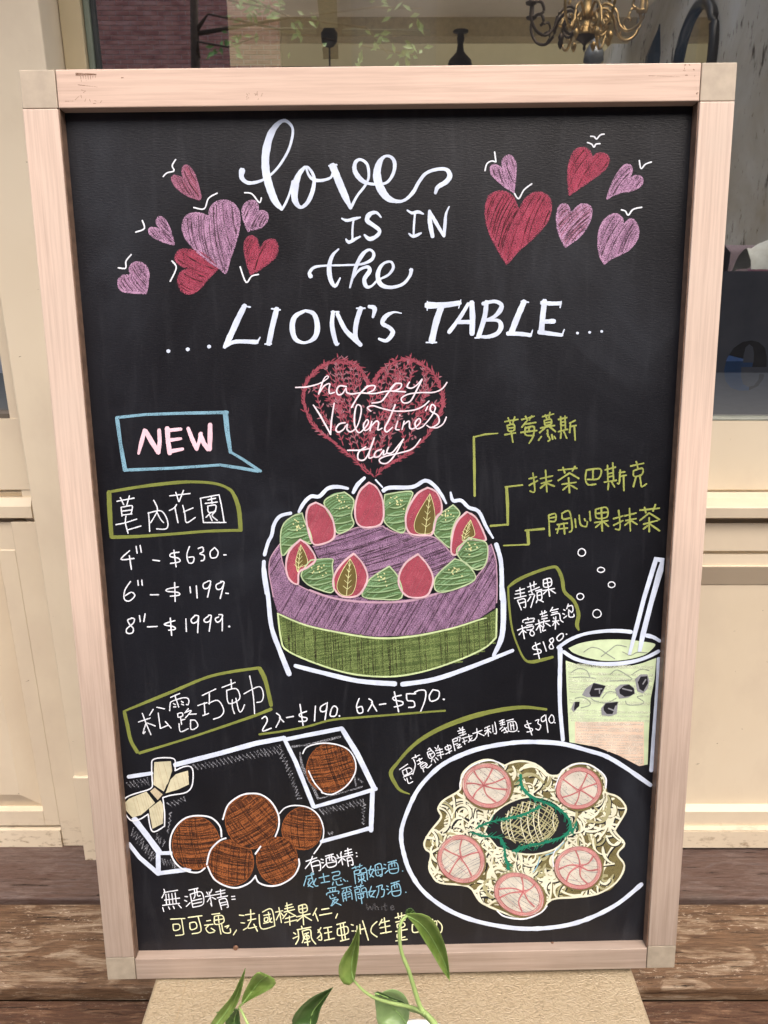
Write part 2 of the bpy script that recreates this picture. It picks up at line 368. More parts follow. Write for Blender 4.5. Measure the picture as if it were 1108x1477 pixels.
# stile and the raised panel with its bevels
def panel(x1, r0, r1):
    z0, z1 = zr(r1, 1.66), zr(r0, 1.66); x0 = DL; a = .048
    y_o, y_s, y_f = 1.656-YF, 1.676-YF, 1.658-YF
    b = .03
    ring = lambda m, y: [(x0+m, y, z0+m), (x1-m, y, z0+m), (x1-m, y, z1-m), (x0+m, y, z1-m)]
    vs = ring(0, y_s)+ring(.002, y_s+.001)+ring(.055, y_f)
    fs = [(i, (i+1) % 4, 4+(i+1) % 4, 4+i) for i in range(4)]+[(4+i, 4+(i+1) % 4, 8+(i+1) % 4, 8+i) for i in range(4)]+[(8, 9, 10, 11)]
    mesh_obj('raised_panel', vs, fs, M_cream, sf)
panel(-.922, 794, 1170)
box('stile', -.922, -.881, 1.656-YF, 1.76-YF, zr(1191, 1.656), zr(793.4, 1.656), M_cream, sf, .002)
box('bottom_rail', DL, -.922, 1.656-YF, 1.76-YF, zr(1191, 1.656), zr(1170, 1.656), M_cream, sf, .001)
prof('kick_gap', [(1191.3, 1.668), (1198, 1.668)], DL, -.881, M_gap)
prof('skirting', [(1198, 1.650), (1223, 1.648)], DL, -.881)
box('stile', -.879, -.807, 1.652-YF, 1.76-YF, .0, zr(753, 1.652), M_cream, sf, .002)
box('stile', -.848, -.807, 1.662-YF, 1.76-YF, zr(753, 1.662)+.001, 3.1, M_cream, sf, .003)
box('door_bottom_bead', DL, -.8495, 1.664-YF, 1.76-YF, zr(603.5, 1.66), zr(600, 1.66)+.004, plain('dark_putty', (.12, .10, .08), .6), sf)
box('plinth_block', -.800, XL, 1.600-YF, 1.611-YF, -.001, zr(1122, 1.60), M_cream, sf, .002)
box('door_post', -.803, XL, 1.612-YF, 1.76-YF, 0, 3.1, M_cream, sf, .003)
box('window_frame', XL+.0015, -.601, 1.704-YF, 1.76-YF, zr(606.8, 1.704), 3.1, plain('khaki_cream_paint', (.50, .42, .27), .5, .4, 0, .1, 5), sf, .002)
box('glazing_bead', -.6005, -.588, 1.715-YF, 1.745-YF, zr(606.8, 1.704), 3.1, plain('greenish_putty', (.16, .19, .15), .5), sf, .003)
box('glazing_bead', -.5875, -.580, 1.722-YF, 1.740-YF, zr(606.8, 1.704), 3.1, plain('dark_rubber', (.03, .035, .035), .5), sf, .001)
box('window_frame', -.5795, XR, 1.7045-YF, 1.76-YF, zr(606.7, 1.704), zr(603.5, 1.704), plain('grey_green_bead', (.27, .29, .25), .4), sf, .0015)
box('header', DL, XR, 1.640-YF, 1.80-YF, 3.1005, 3.30, M_cream, sf, .003)
box('shade_awning', DL-2, XR+2, .80-YF, 1.638-YF, 3.12, 3.18, M_cream, sf, .003)  # unseen awning, put in and deepened to shade the upper wall
# the panes
def glass_mat(name, refl, tint):
    g = N(name); tr_ = g.n('ShaderNodeBsdfTransparent'); tr_.inputs[0].default_value = (*tint, 1)
    gl = g.n('ShaderNodeBsdfGlossy'); gl.inputs['Roughness'].default_value = .012; mx = g.n('ShaderNodeMixShader')
    lw = g.n('ShaderNodeLayerWeight'); pw = g.n('ShaderNodeMath', operation='POWER'); pw.inputs[1].default_value = 5; g.l(lw.outputs['Facing'], pw.inputs[0])
    ad = g.n('ShaderNodeMath', operation='MULTIPLY_ADD'); ad.inputs[1].default_value = .5; ad.inputs[2].default_value = refl
    g.l(pw.outputs[0], ad.inputs[0]); g.l(ad.outputs[0], mx.inputs[0]); g.l(tr_.outputs[0], mx.inputs[1]); g.l(gl.outputs[0], mx.inputs[2]); g.l(mx.outputs[0], g.o.inputs[0])
    return g.m
M_glass = glass_mat('window_glass', .56, (.93, .94, .91))
mesh_obj('window_pane', [(-.5798, 0, 0), (XR, 0, 0), (XR, 0, 2.2), (-.5798, 0, 2.2)], [(0, 1, 2, 3)], M_glass, sf, loc=(0, 1.730-YF, zr(604, 1.704)))
mesh_obj('door_pane', [(DL, 0, 0), (-.8495, 0, 0), (-.8495, 0, 2.2), (DL, 0, 2.2)], [(0, 1, 2, 3)], M_glass, sf, loc=(0, 1.70-YF, zr(602, 1.66)))
box('door_blind', DL, -.8500, 1.712-YF, 1.73-YF, zr(602, 1.66), 3.05, plain('blue_grey_blind', (.10, .14, .17), .5), sf)
# grey privacy film with the letter cut out of it
YG = 1.7325
def fx(px, py): p = at(px, py, YG); return (p.x, p.z)
def fe(x, y): return fx(1000+x/4.611, 300+y/4.611)
e_out = [fe(*q) for q in [(488, 1058), (490, 990), (478, 930), (440, 893), (390, 880), (330, 890), (270, 930), (225, 1000), (205, 1080), (215, 1150), (250, 1195), (310, 1215), (370, 1213), (430, 1185), (465, 1140), (475, 1108), (440, 1100), (435, 1140), (405, 1180), (365, 1190), (332, 1170), (318, 1120), (320, 1058)]]
e_in = [fe(*q) for q in [(332, 1028), (335, 980), (350, 925), (375, 905), (398, 925), (405, 970), (402, 1028)]]
zf0, zf1 = zr(603.6, 1.7325), zr(391, 1.7325)
rect = [(-.5795, zf0), (XR, zf0), (XR, zf1), (-.5795, zf1)]
def tess(loops):
    pts = [p for l in loops for p in l]; tris = tessellate_polygon([[Vector((p[0], p[1], 0)) for p in l] for l in loops])
    return pts, [tuple(t) for t in tris]
M_film = plain('grey_window_film', (.085, .092, .125), .32, .5, 0, .1, 4)
pts, tris = tess([rect, e_out]); mesh_obj('window_film', [(x, 0, z) for x, z in pts], tris, M_film, sf, loc=(0, YG-YF, 0))
o_ = mesh_obj('window_film', [(x, 0, z) for x, z in e_in], [tuple(range(len(e_in)))], M_film, sf, loc=(0, YG-YF, 0)); o_['label'] = 'grey film inside the eye of the letter e'
# ------------------------------------------------------------------ the room behind the glass
def plaster():
    g = N('worn_distressed_plaster'); a = g.noise(g.co((1, 1, 1)), 1.3, 5, .6, .4)
    c = g.ramp(a, [(.3, (.42, .36, .27)), (.5, (.56, .53, .47)), (.7, (.70, .70, .68))])
    st = g.noise(g.co((6, 5, 2.0), rot=(.5, 0, 0)), 1.8, 6, .7); c = g.mix(g.bw(st, .58, .66), c, (.07, .055, .04))
    s2 = g.noise(g.co((10, 14, 5), rot=(-.6, 0, 0)), 2.2, 5, .7); c = g.mix(g.bw(s2, .62, .68), c, (.16, .12, .08))
    g.bump(st, .3, .01); return g.fin(c, .8, .2)
side = box('interior_side_wall', 2.0, 2.12, 1.80, 7.7, .05, 3.398, plaster()); tag(side, kind='structure')
M_ceil = plain('beige_ceiling', (.80, .72, .60), .85, .2, 0, .06, 2)
tag(box('ceiling', -4, 2.12, 5.55, 6.96, 3.40, 3.5, M_ceil), kind='structure')
tag(box('interior_back_wall', -4, 2.3, 7.705, 7.8, .05, 4.6, plain('mustard_back_wall', (.27, .235, .14), .85, .2, 0, .1, 1.5)), kind='structure')
tag(box('floor', -4, 2.0, 1.77, 7.6, -.05, .05, plain('dark_floor', (.70, .66, .60), .5)), kind='structure')
bmn = tag(box('ceiling_beam', -3.99, 1.99, 6.75, 6.95, zr(55, 6.8), 3.398, plain('olive_beam', (.62, .52, .33), .8)), 'long beige beam under the ceiling of the room', 'beam')
cb = at(500, 88, 7.3)
tag(box('wall_cabinet', -3.2, at(720, 80, 7.3).x, 7.45, 7.70, .06, zr(89, 7.3), plain('dark_wood_cabinet', (.04, .022, .015), .5)), 'long dark cabinet along the mustard back wall', 'cabinet')
vs, fs = [], []
for k in range(24):
    vs += [(-.50+k*.0235, .012*math.sin(k*1.9), 0), (-.50+k*.0235, .012*math.sin(k*1.9+.3), 3.25)]
    if k: fs.append((2*k-2, 2*k, 2*k+1, 2*k-1))
tag(mesh_obj('backing', vs, fs, plain('dark_brown_backing', (.03, .02, .018), .9), None, smooth=True, loc=(-.45, 2.25, .06)), 'dark brown curtain added behind the left end of the window so reflections show', 'backing')  # dark sheet added behind the glass so the brick reflection stands out
# yellowish door post at the back
p0 = at(905, 60, 7.4)
tag(box('back_door_casing', p0.x-.03, p0.x+.03, 7.60, 7.704, .06, zr(56, 7.4), plain('pale_yellow_wood', (.62, .54, .32), .6)), 'pale yellow upright door casing on the back wall', 'door casing')
# wall mirror with an arched black frame on the worn wall
mr = empty('wall_mirror', (1.99, 5.4, 2.5)); tag(mr, 'tall arched mirror in a black frame on the worn wall', 'mirror')
def arch(w_, h0, h1, n=20):
    pts = [(-w_, h0)]
    for k in range(n+1):
        th = PI-PI*k/n; pts.append((w_*math.cos(th), h1+w_*1.1*math.sin(th)))
    pts.append((w_, h0)); return pts
path = [(-.012, y, z) for y, z in arch(.30, -.60, .26)]
v, f = tube(path+[path[0]], .032, 8); mesh_obj('mirror_frame', v, f, plain('black_lacquer', (.012, .010, .008), .3, .5), mr, smooth=True)
gg = N('mirror_glass'); gm = gg.fin((.75, .75, .72), .03, .5, 1.0)
mesh_obj('mirror_glass', [(-.006, y, z) for y, z in arch(.29, -.60, .26)], [tuple(range(23))], gm, mr)
# chandelier
M_brass = plain('aged_brass', (.40, .27, .12), .38, .5, .85, .35, 25); M_dbr = plain('dark_bronze', (.05, .035, .025), .45, .5, .6, .3, 25)
cc = at(845, 40, 4.2); ch = empty('chandelier', (cc.x, 4.2, cc.z)); tag(ch, 'ornate brass chandelier with scrolled arms hanging inside the shop', 'chandelier')
v, f = lathe([(.001, -.105), (.008, -.09), (.006, -.075), (.018, -.06), (.055, -.035), (.062, -.012), (.05, 0), (.052, .01), (.03, .02), (.028, .06), (.042, .085), (.03, .11), (.022, .17), (.045, .21), (.03, .26), (.012, .30)], 0, 0)
mesh_obj('body', v, f, M_brass, ch, smooth=True)
v, f = lathe([(.001, -.108), (.009, -.09), (.007, -.074), (.019, -.06), (.057, -.034), (.0585, -.022)], 0, 0, 24); mesh_obj('finial', v, f, M_dbr, ch, smooth=True)
v, f = tube([(0, 0, .29), (0, 0, 3.4-cc.z)], .008); tag(box('crossbar_beam', -4, 1.99, 4.12, 4.28, 3.402, 3.55, plain('dark_roof_beam', (.1, .08, .06), .7)), 'dark roof beam carrying the brass chandelier', 'beam'); mesh_obj('chain', v, f, M_dbr, ch)
for k in range(8):
    th = 2*PI*k/8+.2; cs, sn = math.cos(th), math.sin(th); parts = []
    pr = [(.03, .06), (.10, .12), (.17, .08), (.20, .0), (.25, -.035), (.31, -.01), (.345, .06), (.33, .12), (.285, .13), (.265, .09), (.285, .07)]
    pr = spline(pr, 4); parts.append(tube([(r*cs, r*sn, z) for r, z in pr], .0085, 6))
    p2 = spline([(.05, .02), (.10, -.02), (.14, .02), (.12, .06), (.09, .05), (.10, .03)], 4); parts.append(tube([(r*cs, r*sn, z) for r, z in p2], .008, 6))
    p3 = spline([(.24, -.03), (.22, -.0), (.235, .03), (.26, .02)], 4); parts.append(tube([(r*cs, r*sn, z) for r, z in p3], .006, 6))
    parts.append(lathe([(.001, .105), (.03, .115), (.034, .125), (.014, .13), (.014, .20), (.001, .20)], .345*cs, .345*sn, 10))
    parts.append(lathe([(.001, -.075), (.012, -.06), (.018, -.035), (.006, -.02)], .15*cs, .15*sn, 8))
    v, f = join(parts); mesh_obj('arm', v, f, M_brass if k in (0, 1, 2, 5, 6, 7) else M_dbr, ch, smooth=True)
ch.scale = (.84, .84, .84); ch.location.z -= .014
# hanging glass lantern, ceiling fan hub and bottle behind
M_ddk = plain('near_black_metal', (.015, .013, .012), .4)
q = at(857, 75, 5.4); ln = empty('hanging_lantern', (q.x, 5.4, q.z)); tag(ln, 'slim grey glass pendant lantern hanging behind the chandelier', 'lantern')
v, f = lathe([(.01, -.13), (.03, -.12), (.02, -.09), (.065, -.05), (.06, 0), (.03, .05), (.025, .09), (.035, .12), (.012, .14)], 0, 0, 14); mesh_obj('lamp_glass', v, f, plain('smoky_glass', (.16, .17, .18), .25, .6, .3), ln, smooth=True)
v, f = tube([(0, 0, .13), (0, 0, 3.4-q.z)], .005); mesh_obj('cord', v, f, M_ddk, ln)
q = at(475, 53, 6.0); fn = empty('ceiling_fan', (q.x, 6.0, q.z)); tag(fn, 'dark ceiling fan hub with a pull cord under the beam', 'ceiling fan')
v, f = lathe([(.001, -.07), (.03, -.06), (.055, -.03), (.06, .02), (.04, .05), (.015, .07), (.012, .25)], 0, 0, 16); mesh_obj('hub', v, f, M_ddk, fn, smooth=True)
v, f = tube([(0, 0, -.06), (0, 0, -.24)], .006); mesh_obj('pull_cord', v, f, M_ddk, fn)
for k in range(4):
    th = PI/2*k+.05; bm = bmesh.new(); bmesh.ops.create_cube(bm, size=1)
    for vv in bm.verts: vv.co = Vector((.40+vv.co.x*.62, vv.co.y*.12, .035+vv.co.z*.008))
    bmesh.ops.rotate(bm, verts=bm.verts, cent=(0, 0, 0), matrix=Matrix.Rotation(th, 3, 'Z')); bm_obj('blade', bm, plain('pale_fan_blade', (.50, .42, .24), .5), fn)
q = at(664, 75, 6.6); v, f = lathe([(.001, -.12), (.10, -.12), (.09, -.06), (.03, .0), (.022, .05), (.03, .09), (.022, .13), (.06, .135), (.06, .145), (.001, .145)], 0, 0, 16)
ob = mesh_obj('pendant_lamp', v, f, M_ddk, None, smooth=True, loc=(q.x, 6.6, q.z)); tag(ob, 'black bell shaped pendant lamp under the middle of the beam', 'lamp')
q = at(957, 80, 6.2); v, f = lathe([(.02, -2.2), (.03, -.30), (.085, -.22), (.075, 0), (.045, .08), (.012, .16), (.004, .20)], 0, 0, 9)
ob = mesh_obj('closed_parasol', v, f, M_ddk, None, loc=(q.x-.05, 6.2, q.z)); tag(ob, 'dark closed parasol standing upright against the worn wall', 'parasol')
# chair with a mauve rounded back, white cushion, and a blue crate seen through the letter
q = at(1098, 385, 2.9); mc = empty('tub_chair', (q.x, 2.9, .05)); tag(mc, 'rounded mauve tub chair just inside the window', 'chair')
M_mauve = plain('mauve_fabric', (.27, .21, .24), .8, .2, 0, .1, 60)
hz = at(1098, 352, 2.9).z-.05
pts_ = []
vs, fs = [], []
for i, (r, z) in enumerate([(.20, .30), (.26, .45), (.27, hz-.25), (.25, hz-.10), (.20, hz-.02), (.15, hz), (.12, hz-.03), (.13, .5)]):
    for k in range(17):
        th = PI*k/16; vs.append((r*math.cos(th)*1.0, r*math.sin(th)*.8, z))
for i in range(7):
    for k in range(16):
        a = i*17+k; fs.append((a, a+1, a+18, a+17))
mesh_obj('backrest', vs, fs, M_mauve, mc, smooth=True)
box('seat', -.25, .25, -.25, .19, .36, .50, M_mauve, mc, .03)
for sx in (-.2, .2):
    for sy in (-.2, .14): box('leg', sx-.02, sx+.02, sy-.02, sy+.02, 0, .359, M_ddk, mc)
q = at(1100, 366, 2.72); vs, fs = [], []           # a white cloth thrown over the top of the chair back
for a in range(13):
    for b in range(9):
        u, v_ = a/12, b/8; x = (u-.25)*.26; y = (v_-.5)*.16; z = .05-.9*(v_-.5)**2*.35-.10*max(0, .35-u)+.006*math.sin(u*23+v_*6)+.004*math.sin(v_*19)
        vs.append((x, y-.02*math.sin(u*5), z-(.012 if v_ < .1 else 0)))
for a in range(12):
    for b in range(8): fs.append((a*9+b, a*9+9+b, a*9+10+b, a*9+1+b))
ob = mesh_obj('cloth', vs, fs, plain('white_cloth', (.93, .91, .80), .8, .2), None, smooth=True, loc=(q.x, 2.72, q.z)); tag(ob, 'crumpled white cloth lying over the mauve chair back', 'cloth')
q = at(1060, 545, 2.1); tag(box('storage_box', q.x-.10, q.x+.02, 2.05, 2.35, .06, zr(518, 2.1), plain('blue_plastic', (.02, .08, .24), .35)), 'blue storage box seen through the letter on the window film', 'box')
tag(box('window_bench', q.x-.6, 1.98, 2.4, 2.8, .06, zr(430, 2.4), plain('dark_bench', (.012, .010, .010), .6)), 'dark bench low inside the right window', 'bench')
q = at(1095, 391, 1.80); tag(box('ribbon_roll', q.x-.012, q.x+.06, 1.80, 1.83, q.z-.006, q.z+.004, plain('pink_ribbon', (.55, .22, .30), .5)), 'thin pink strip lying along the top edge of the film', 'strip')
exec_later = []
# ------------------------------------------------------------------ gold textured bench under the board
def gold_mat():
    g = N('gold_crinkled_vinyl'); vo = g.n('ShaderNodeTexVoronoi'); vo.inputs['Scale'].default_value = 255; vo.feature = 'SMOOTH_F1'
    mp = g.co((1, 1.6, 1)); nz = g.n('ShaderNodeTexNoise'); nz.inputs['Scale'].default_value = 60; g.l(mp, nz.inputs['Vector'])
    mxv = g.n('ShaderNodeMix', data_type='VECTOR'); mxv.inputs[0].default_value = .02
    g.l(mp, mxv.inputs[4]); g.l(nz.outputs['Color'], mxv.inputs[5]); g.l(mxv.outputs[1], vo.inputs['Vector'])
    d = vo.outputs['Distance']; c = g.ramp(d, [(.10, (.35, .285, .19)), (.55, (.28, .22, .14)), (.9, (.18, .14, .085))])
    iv = g.n('ShaderNodeMath', operation='SUBTRACT'); iv.inputs[0].default_value = 1; g.l(d, iv.inputs[1])
    big = g.noise(g.co((4, 4, 4)), 1.5, 3); c = g.mix(g.bw(big, .3, .75), c, g.mix(.25, c, (.42, .36, .26)))
    g.bump(iv.outputs[0], .8, .0018); return g.fin(c, .34, .5, .1)
M_gold = gold_mat()
BT = .4295
ot = empty('ottoman_bench', (.02, .72, 0)); tag(ot, 'gold crinkled vinyl bench on which the chalkboard stands', 'bench')
box('cushion_top', -.384, .380, -.26, .32, BT-.09, BT, M_gold, ot, .006, 3)
box('body', -.372, .368, -.248, .308, .045, BT-.0905, M_gold, ot, .01, 2)
box('piping', -.386, .382, -.262, .322, BT-.097, BT-.089, M_gold, ot, .003)
for sx in (-.35, .35):
    for sy in (-.22, .28): box('foot', sx-.02, sx+.02, sy-.02, sy+.02, -.034, .0445, M_ddk, ot, .003)
sx_ = at(242, 1445, .80).x-.02
box('seam', sx_-.0006, sx_+.0006, -.255, .31, BT-.0005, BT+.0006, plain('seam_thread', (.30, .23, .14), .6), ot)
# ------------------------------------------------------------------ the chalkboard sign
SIGN = Matrix(((.99983291, -.01178781, -.01397135), (.01341974, .99229819, .12314303), (.01241216, -.12330994, .99229058)))
sg = empty('chalkboard_sign'); sg.matrix_world = Matrix.Translation((.01283314, .89282599, .43904631)) @ SIGN.to_4x4()
tag(sg, 'large framed black chalkboard menu with Valentine drawings and handwriting', 'chalkboard')
HW, HH, FW, FT = .45, 1.31508985, .0445, .032
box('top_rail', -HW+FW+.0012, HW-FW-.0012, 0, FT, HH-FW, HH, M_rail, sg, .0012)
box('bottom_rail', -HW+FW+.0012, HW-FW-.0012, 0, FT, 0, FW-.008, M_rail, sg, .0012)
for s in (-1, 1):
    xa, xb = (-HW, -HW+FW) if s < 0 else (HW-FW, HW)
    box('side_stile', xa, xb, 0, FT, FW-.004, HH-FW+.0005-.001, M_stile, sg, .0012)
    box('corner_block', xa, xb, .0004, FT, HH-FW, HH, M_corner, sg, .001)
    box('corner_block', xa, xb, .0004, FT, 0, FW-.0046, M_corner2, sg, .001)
pn = box('board_panel', -HW+FW-.004, HW-FW+.004, .018, .024, FW-.012, HH-FW+.004, M_board, sg)
for x0, x1, z0, z1 in ((-HW+FW+.0002, -HW+FW+.0016, FW-.0075, HH-FW-.0002), (HW-FW-.0016, HW-FW-.0002, FW-.0075, HH-FW-.0002)):
    box('inner_lip', x0, x1, .002, .0178, z0, z1, M_lip, sg)
for k, (px, py) in enumerate([(342, 1365), (798, 1362), (943, 1165), (988, 430)]): exec_later.append((px, py))
# rear prop legs so that the board stands
for s in (-1, 1):
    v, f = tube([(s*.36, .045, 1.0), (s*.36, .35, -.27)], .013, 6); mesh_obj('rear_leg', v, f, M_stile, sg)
HG = ((8.6454636132e-04, -1.3969331809e-05, -4.7079865454e-01), (-1.6971683592e-05, -9.9814964077e-04, 1.3991111052e+00), (-9.3904500397e-06, -1.5826641479e-04, 1.0))
def bd(x, y):      # drawing sheet -> metres on the board
    d = HG[2][0]*x+HG[2][1]*y+HG[2][2]
    return ((HG[0][0]*x+HG[0][1]*y+HG[0][2])/d, (HG[1][0]*x+HG[1][1]*y+HG[1][2])/d)
CROPS = dict(A=(330, 160, 3.3576), B=(150, 220, 4), C=(680, 180, 4), D=(230, 420, 4), E=(490, 420, 4), F=(700, 420, 4), G=(410, 500, 4), H=(150, 580, 4), I=(150, 770, 4),
             J=(670, 590, 3.6933), K=(370, 670, 5.8316), L=(550, 670, 5.54), M=(370, 800, 2.9158), N=(720, 780, 4.432), O=(790, 880, 6.1556), P=(170, 950, 4.8174),
             Q=(370, 980, 3.957), R=(170, 1030, 4), S=(330, 1040, 4.8174), T=(560, 1010, 4.1037), U=(570, 1060, 5.54), V=(750, 1060, 5.54), W=(570, 1180, 2.9946),
             X=(220, 1220, 5.276), Y=(420, 1220, 4.8174), Z=(0, 0, 1))
rr = random.Random(11)
def parse(s, crop, w=None):
    """'K x,y,w x,y ...' -> list of (x,y,w) on the drawing sheet; a capital letter switches sheet"""
    out = []; ox, oy, sc_ = CROPS[crop]; lw = w
    for tok in s.split():
        if tok in CROPS: ox, oy, sc_ = CROPS[tok]; continue
        a = [float(t) for t in tok.split(',')]
        if len(a) > 2: lw = a[2]
        out.append((ox+a[0]/sc_, oy+a[1]/sc_, (lw or 1)/sc_))
    return out
class Draw:
    """one drawing: flat paint/chalk strokes lying on the board"""
    def __init__(s, name, label=None): s.name, s.label, s.v, s.f, s.fm, s.keys, s.base = name, label, [], [], [], [], rr.uniform(0, .00002)
    def key(s, k):
        if k not in s.keys: s.keys.append(k)
        return s.keys.index(k)
    def ribbon(s, pts, k, lev=3, jit=.0, cap=True):
        if len(pts) == 1: pts = [pts[0], (pts[0][0]+.3, pts[0][1]+.1, pts[0][2])]
        mi = s.key(k); y0 = .018-.00010*lev-rr.uniform(0, .00007)-s.base; n = len(pts)
        if cap:
            (x0, yy0, w0), (x1, yy1, w1) = pts[0], pts[1]; d = math.hypot(x1-x0, yy1-yy0) or 1
            st = (x0-(x1-x0)/d*w0*.38, yy0-(yy1-yy0)/d*w0*.38, w0*.55)
            (x2, yy2, w2), (x3, yy3, w3) = pts[-1], pts[-2]; d = math.hypot(x2-x3, yy2-yy3) or 1
            en = (x2+(x2-x3)/d*w2*.38, yy2+(yy2-yy3)/d*w2*.38, w2*.55)
            pts = [st]+list(pts)+[en]; n += 2
        b = len(s.v)
        for i, (x, y, w_) in enumerate(pts):
            xa, ya, _ = pts[max(i-1, 0)]; xb, yb, _ = pts[min(i+1, n-1)]
            dx, dy = xb-xa, yb-ya; d = math.hypot(dx, dy) or 1; nx, ny = -dy/d, dx/d
            hw = w_*.5*(1+rr.uniform(-jit, jit))
            for q, lift in ((-1, 0), (0, .000045), (1, 0)):
                u, vv = bd(x+nx*hw*q, y+ny*hw*q); s.v.append((u, y0-lift, vv))
        for i in range(n-1):
            for q in (0, 1):
                a = b+i*3+q; s.f.append((a, a+1, a+4, a+3)); s.fm.append(mi)
    def st(s, strokes, k, w=6, crop='Z', lev=3, smooth=True, jit=.06):
        for t in strokes.split(';'):
            if not t.strip(): continue
            p = parse(t, crop, w)
            if k in ('w', 'py', 'tx') and p[0][2] < 3: p = [(a, b2, c*.92) for a, b2, c in p]
            if len(p) == 2 or not smooth:
                q = []
                for a, b2 in zip(p, p[1:]):
                    m = 4
                    for i in range(m): q.append(tuple(a[c]+(b2[c]-a[c])*i/m for c in range(3)))
                q.append(p[-1]); p = q if len(p) > 1 else p
            elif len(p) > 2: p = spline(p, 5)
            s.ribbon(p, k, lev, jit)
    def poly(s, pts, k, lev=1):
        mi = s.key(k); y0 = .018-.00010*lev-rr.uniform(0, .00003)-s.base
        tris = tessellate_polygon([[Vector((p[0], p[1], 0)) for p in pts]]); b = len(s.v)
        for p in pts: u, v = bd(p[0], p[1]); s.v.append((u, y0, v))
        for t in tris: s.f.append(tuple(b+i for i in t)); s.fm.append(mi)
    def fill(s, text, k, crop='Z', lev=1, sm=True):
        p = parse(text, crop)
        if sm: p = [q[:3] for q in spline(p+[p[0]], 4)][:-1]
        s.poly(p, k, lev); return [(q[0], q[1]) for q in p]
    def hatch(s, pts, k, ang, gap, w=1.2, lev=2, skip=.1, curve=0, jit=.25, inset=1.0):
        ca, sa = math.cos(ang), math.sin(ang); rp = [(x*ca+y*sa, -x*sa+y*ca) for x, y in pts]
        y = min(p[1] for p in rp)+gap*.6; ymax = max(p[1] for p in rp)
        while y < ymax:
            xs = []
            for (xa, ya), (xb, yb) in zip(rp, rp[1:]+rp[:1]):
                if (ya > y) != (yb > y): xs.append(xa+(y-ya)/(yb-ya)*(xb-xa))
            xs.sort()
            for a, b in zip(xs[::2], xs[1::2]):
                a += inset+rr.uniform(0, 1.2); b -= inset+rr.uniform(0, 1.2)
                if b-a < 2 or rr.random() < skip: continue
                n = max(2, int((b-a)/6)); o = rr.uniform(-gap*.2, gap*.2); q = []
                sl = rr.uniform(-.03, .03)
                for i in range(n+1):
                    t = i/n; xx = a+(b-a)*t; yy = y+o+math.sin(t*PI)*curve*(b-a)+(xx-a)*sl
                    q.append((xx*ca-yy*sa, xx*sa+yy*ca, w*rr.uniform(.7, 1.2)))
                s.ribbon(q, k, lev, jit, False)
            y += gap*rr.uniform(.75, 1.25)
    def outline(s, pts, k, w, lev=3, jit=.2):
        s.ribbon([(x, y, w) for x, y in pts]+[(pts[0][0], pts[0][1], w)], k, lev, jit)
    def done(s):
        o = mesh_obj(s.name, s.v, s.f, [CH[k] for k in s.keys], pn, s.fm)
        if s.label: o['label'] = s.label
        return o
def ell(cx, cy, rx, ry, n=28, rot=0, wob=.02):
    o = []; ph = rr.uniform(0, 6)
    for i in range(n):
        th = 2*PI*i/n; k = 1+wob*math.sin(3*th+ph); x, y = rx*k*math.cos(th), ry*k*math.sin(th)
        o.append((cx+x*math.cos(rot)-y*math.sin(rot), cy+x*math.sin(rot)+y*math.cos(rot)))
    return o
# --- the words
def words(label, crop, k, w, strokes, name='lettering', gapx=2.2, gapy=2.2, **kw):
    items = []
    for t in strokes.split(';'):
        p = parse(t, crop, w); xs = [q[0] for q in p]; ys = [q[1] for q in p]; r = max(q[2] for q in p)*.5
        items.append([t, min(xs)-r, max(xs)+r, min(ys)-r, max(ys)+r])
    par = list(range(len(items)))
    def find(i):
        while par[i] != i: i = par[i]
        return i
    for i in range(len(items)):
        for j in range(i):
            a, b = items[i], items[j]
            if max(a[1], b[1])-min(a[2], b[2]) < gapx and max(a[3], b[3])-min(a[4], b[4]) < gapy: par[find(i)] = find(j)
    roots = []
    for i in range(len(items)):
        if find(i) not in roots: roots.append(find(i))
    for r in roots:
        d = Draw(name, label if len(roots) == 1 else None)
        d.st(';'.join(items[i][0] for i in range(len(items)) if find(i) == r), k, w, crop, **kw); d.done()
words('white script word love', 'A', 'W', 12, "62,285,30 60,320,22 90,345,18 140,340,14 190,315,12 240,265,12 285,190,12 305,120,12 303,75,13 270,45,16 235,60,22 200,110,34 178,190,38 175,270,38 190,350,38 220,430,34 255,475,14;255,475,12 275,440,12 295,390,12 310,340,18;365,270,14 335,310,26 318,370,34 318,430,30 345,465,16 380,440,20 405,380,20 410,320,16 385,275,12 365,270,12;372,275,10 385,310,12 410,332,16 450,335,14 490,322,12 500,300,10;483,265,10 520,260,10;500,265,34 530,340,36 560,410,32 588,470,16;588,470,14 620,410,12 655,365,12 675,320,12 668,260,14 635,235,14 610,250,18 608,290,22 635,330,24 670,350,16 720,355,12 765,345,14 795,300,16 800,250,18 780,222,14 750,222,14 725,255,28 715,310,38 730,370,38 765,420,32 810,438,18 850,432,14 890,395,18 915,350,16 950,305,16 1000,285,16 1050,285,18 1068,315,24 1050,345,24 1010,370,20 998,400,14")
words('white capitals IS IN', 'A', 'W', 12, "545,520,8 570,530,14 605,522,16 635,515,8;603,520,9 597,570,10 597,625,10;565,620,8 580,635,16 610,620,14 635,608,8;735,515,8 712,492,14 680,500,22 668,530,22 700,555,20 728,580,18 715,605,18 680,620,20 655,600,10;862,482,8 885,495,14 915,490,16 940,500,8;900,490,9 895,550,10 893,600,9;870,595,8 890,608,14 915,600,14 930,592,8;970,485,14 972,540,22 985,610,18;972,490,12 1000,540,18 1040,608,14;1040,608,14 1045,550,16 1050,500,12 1065,465,6")
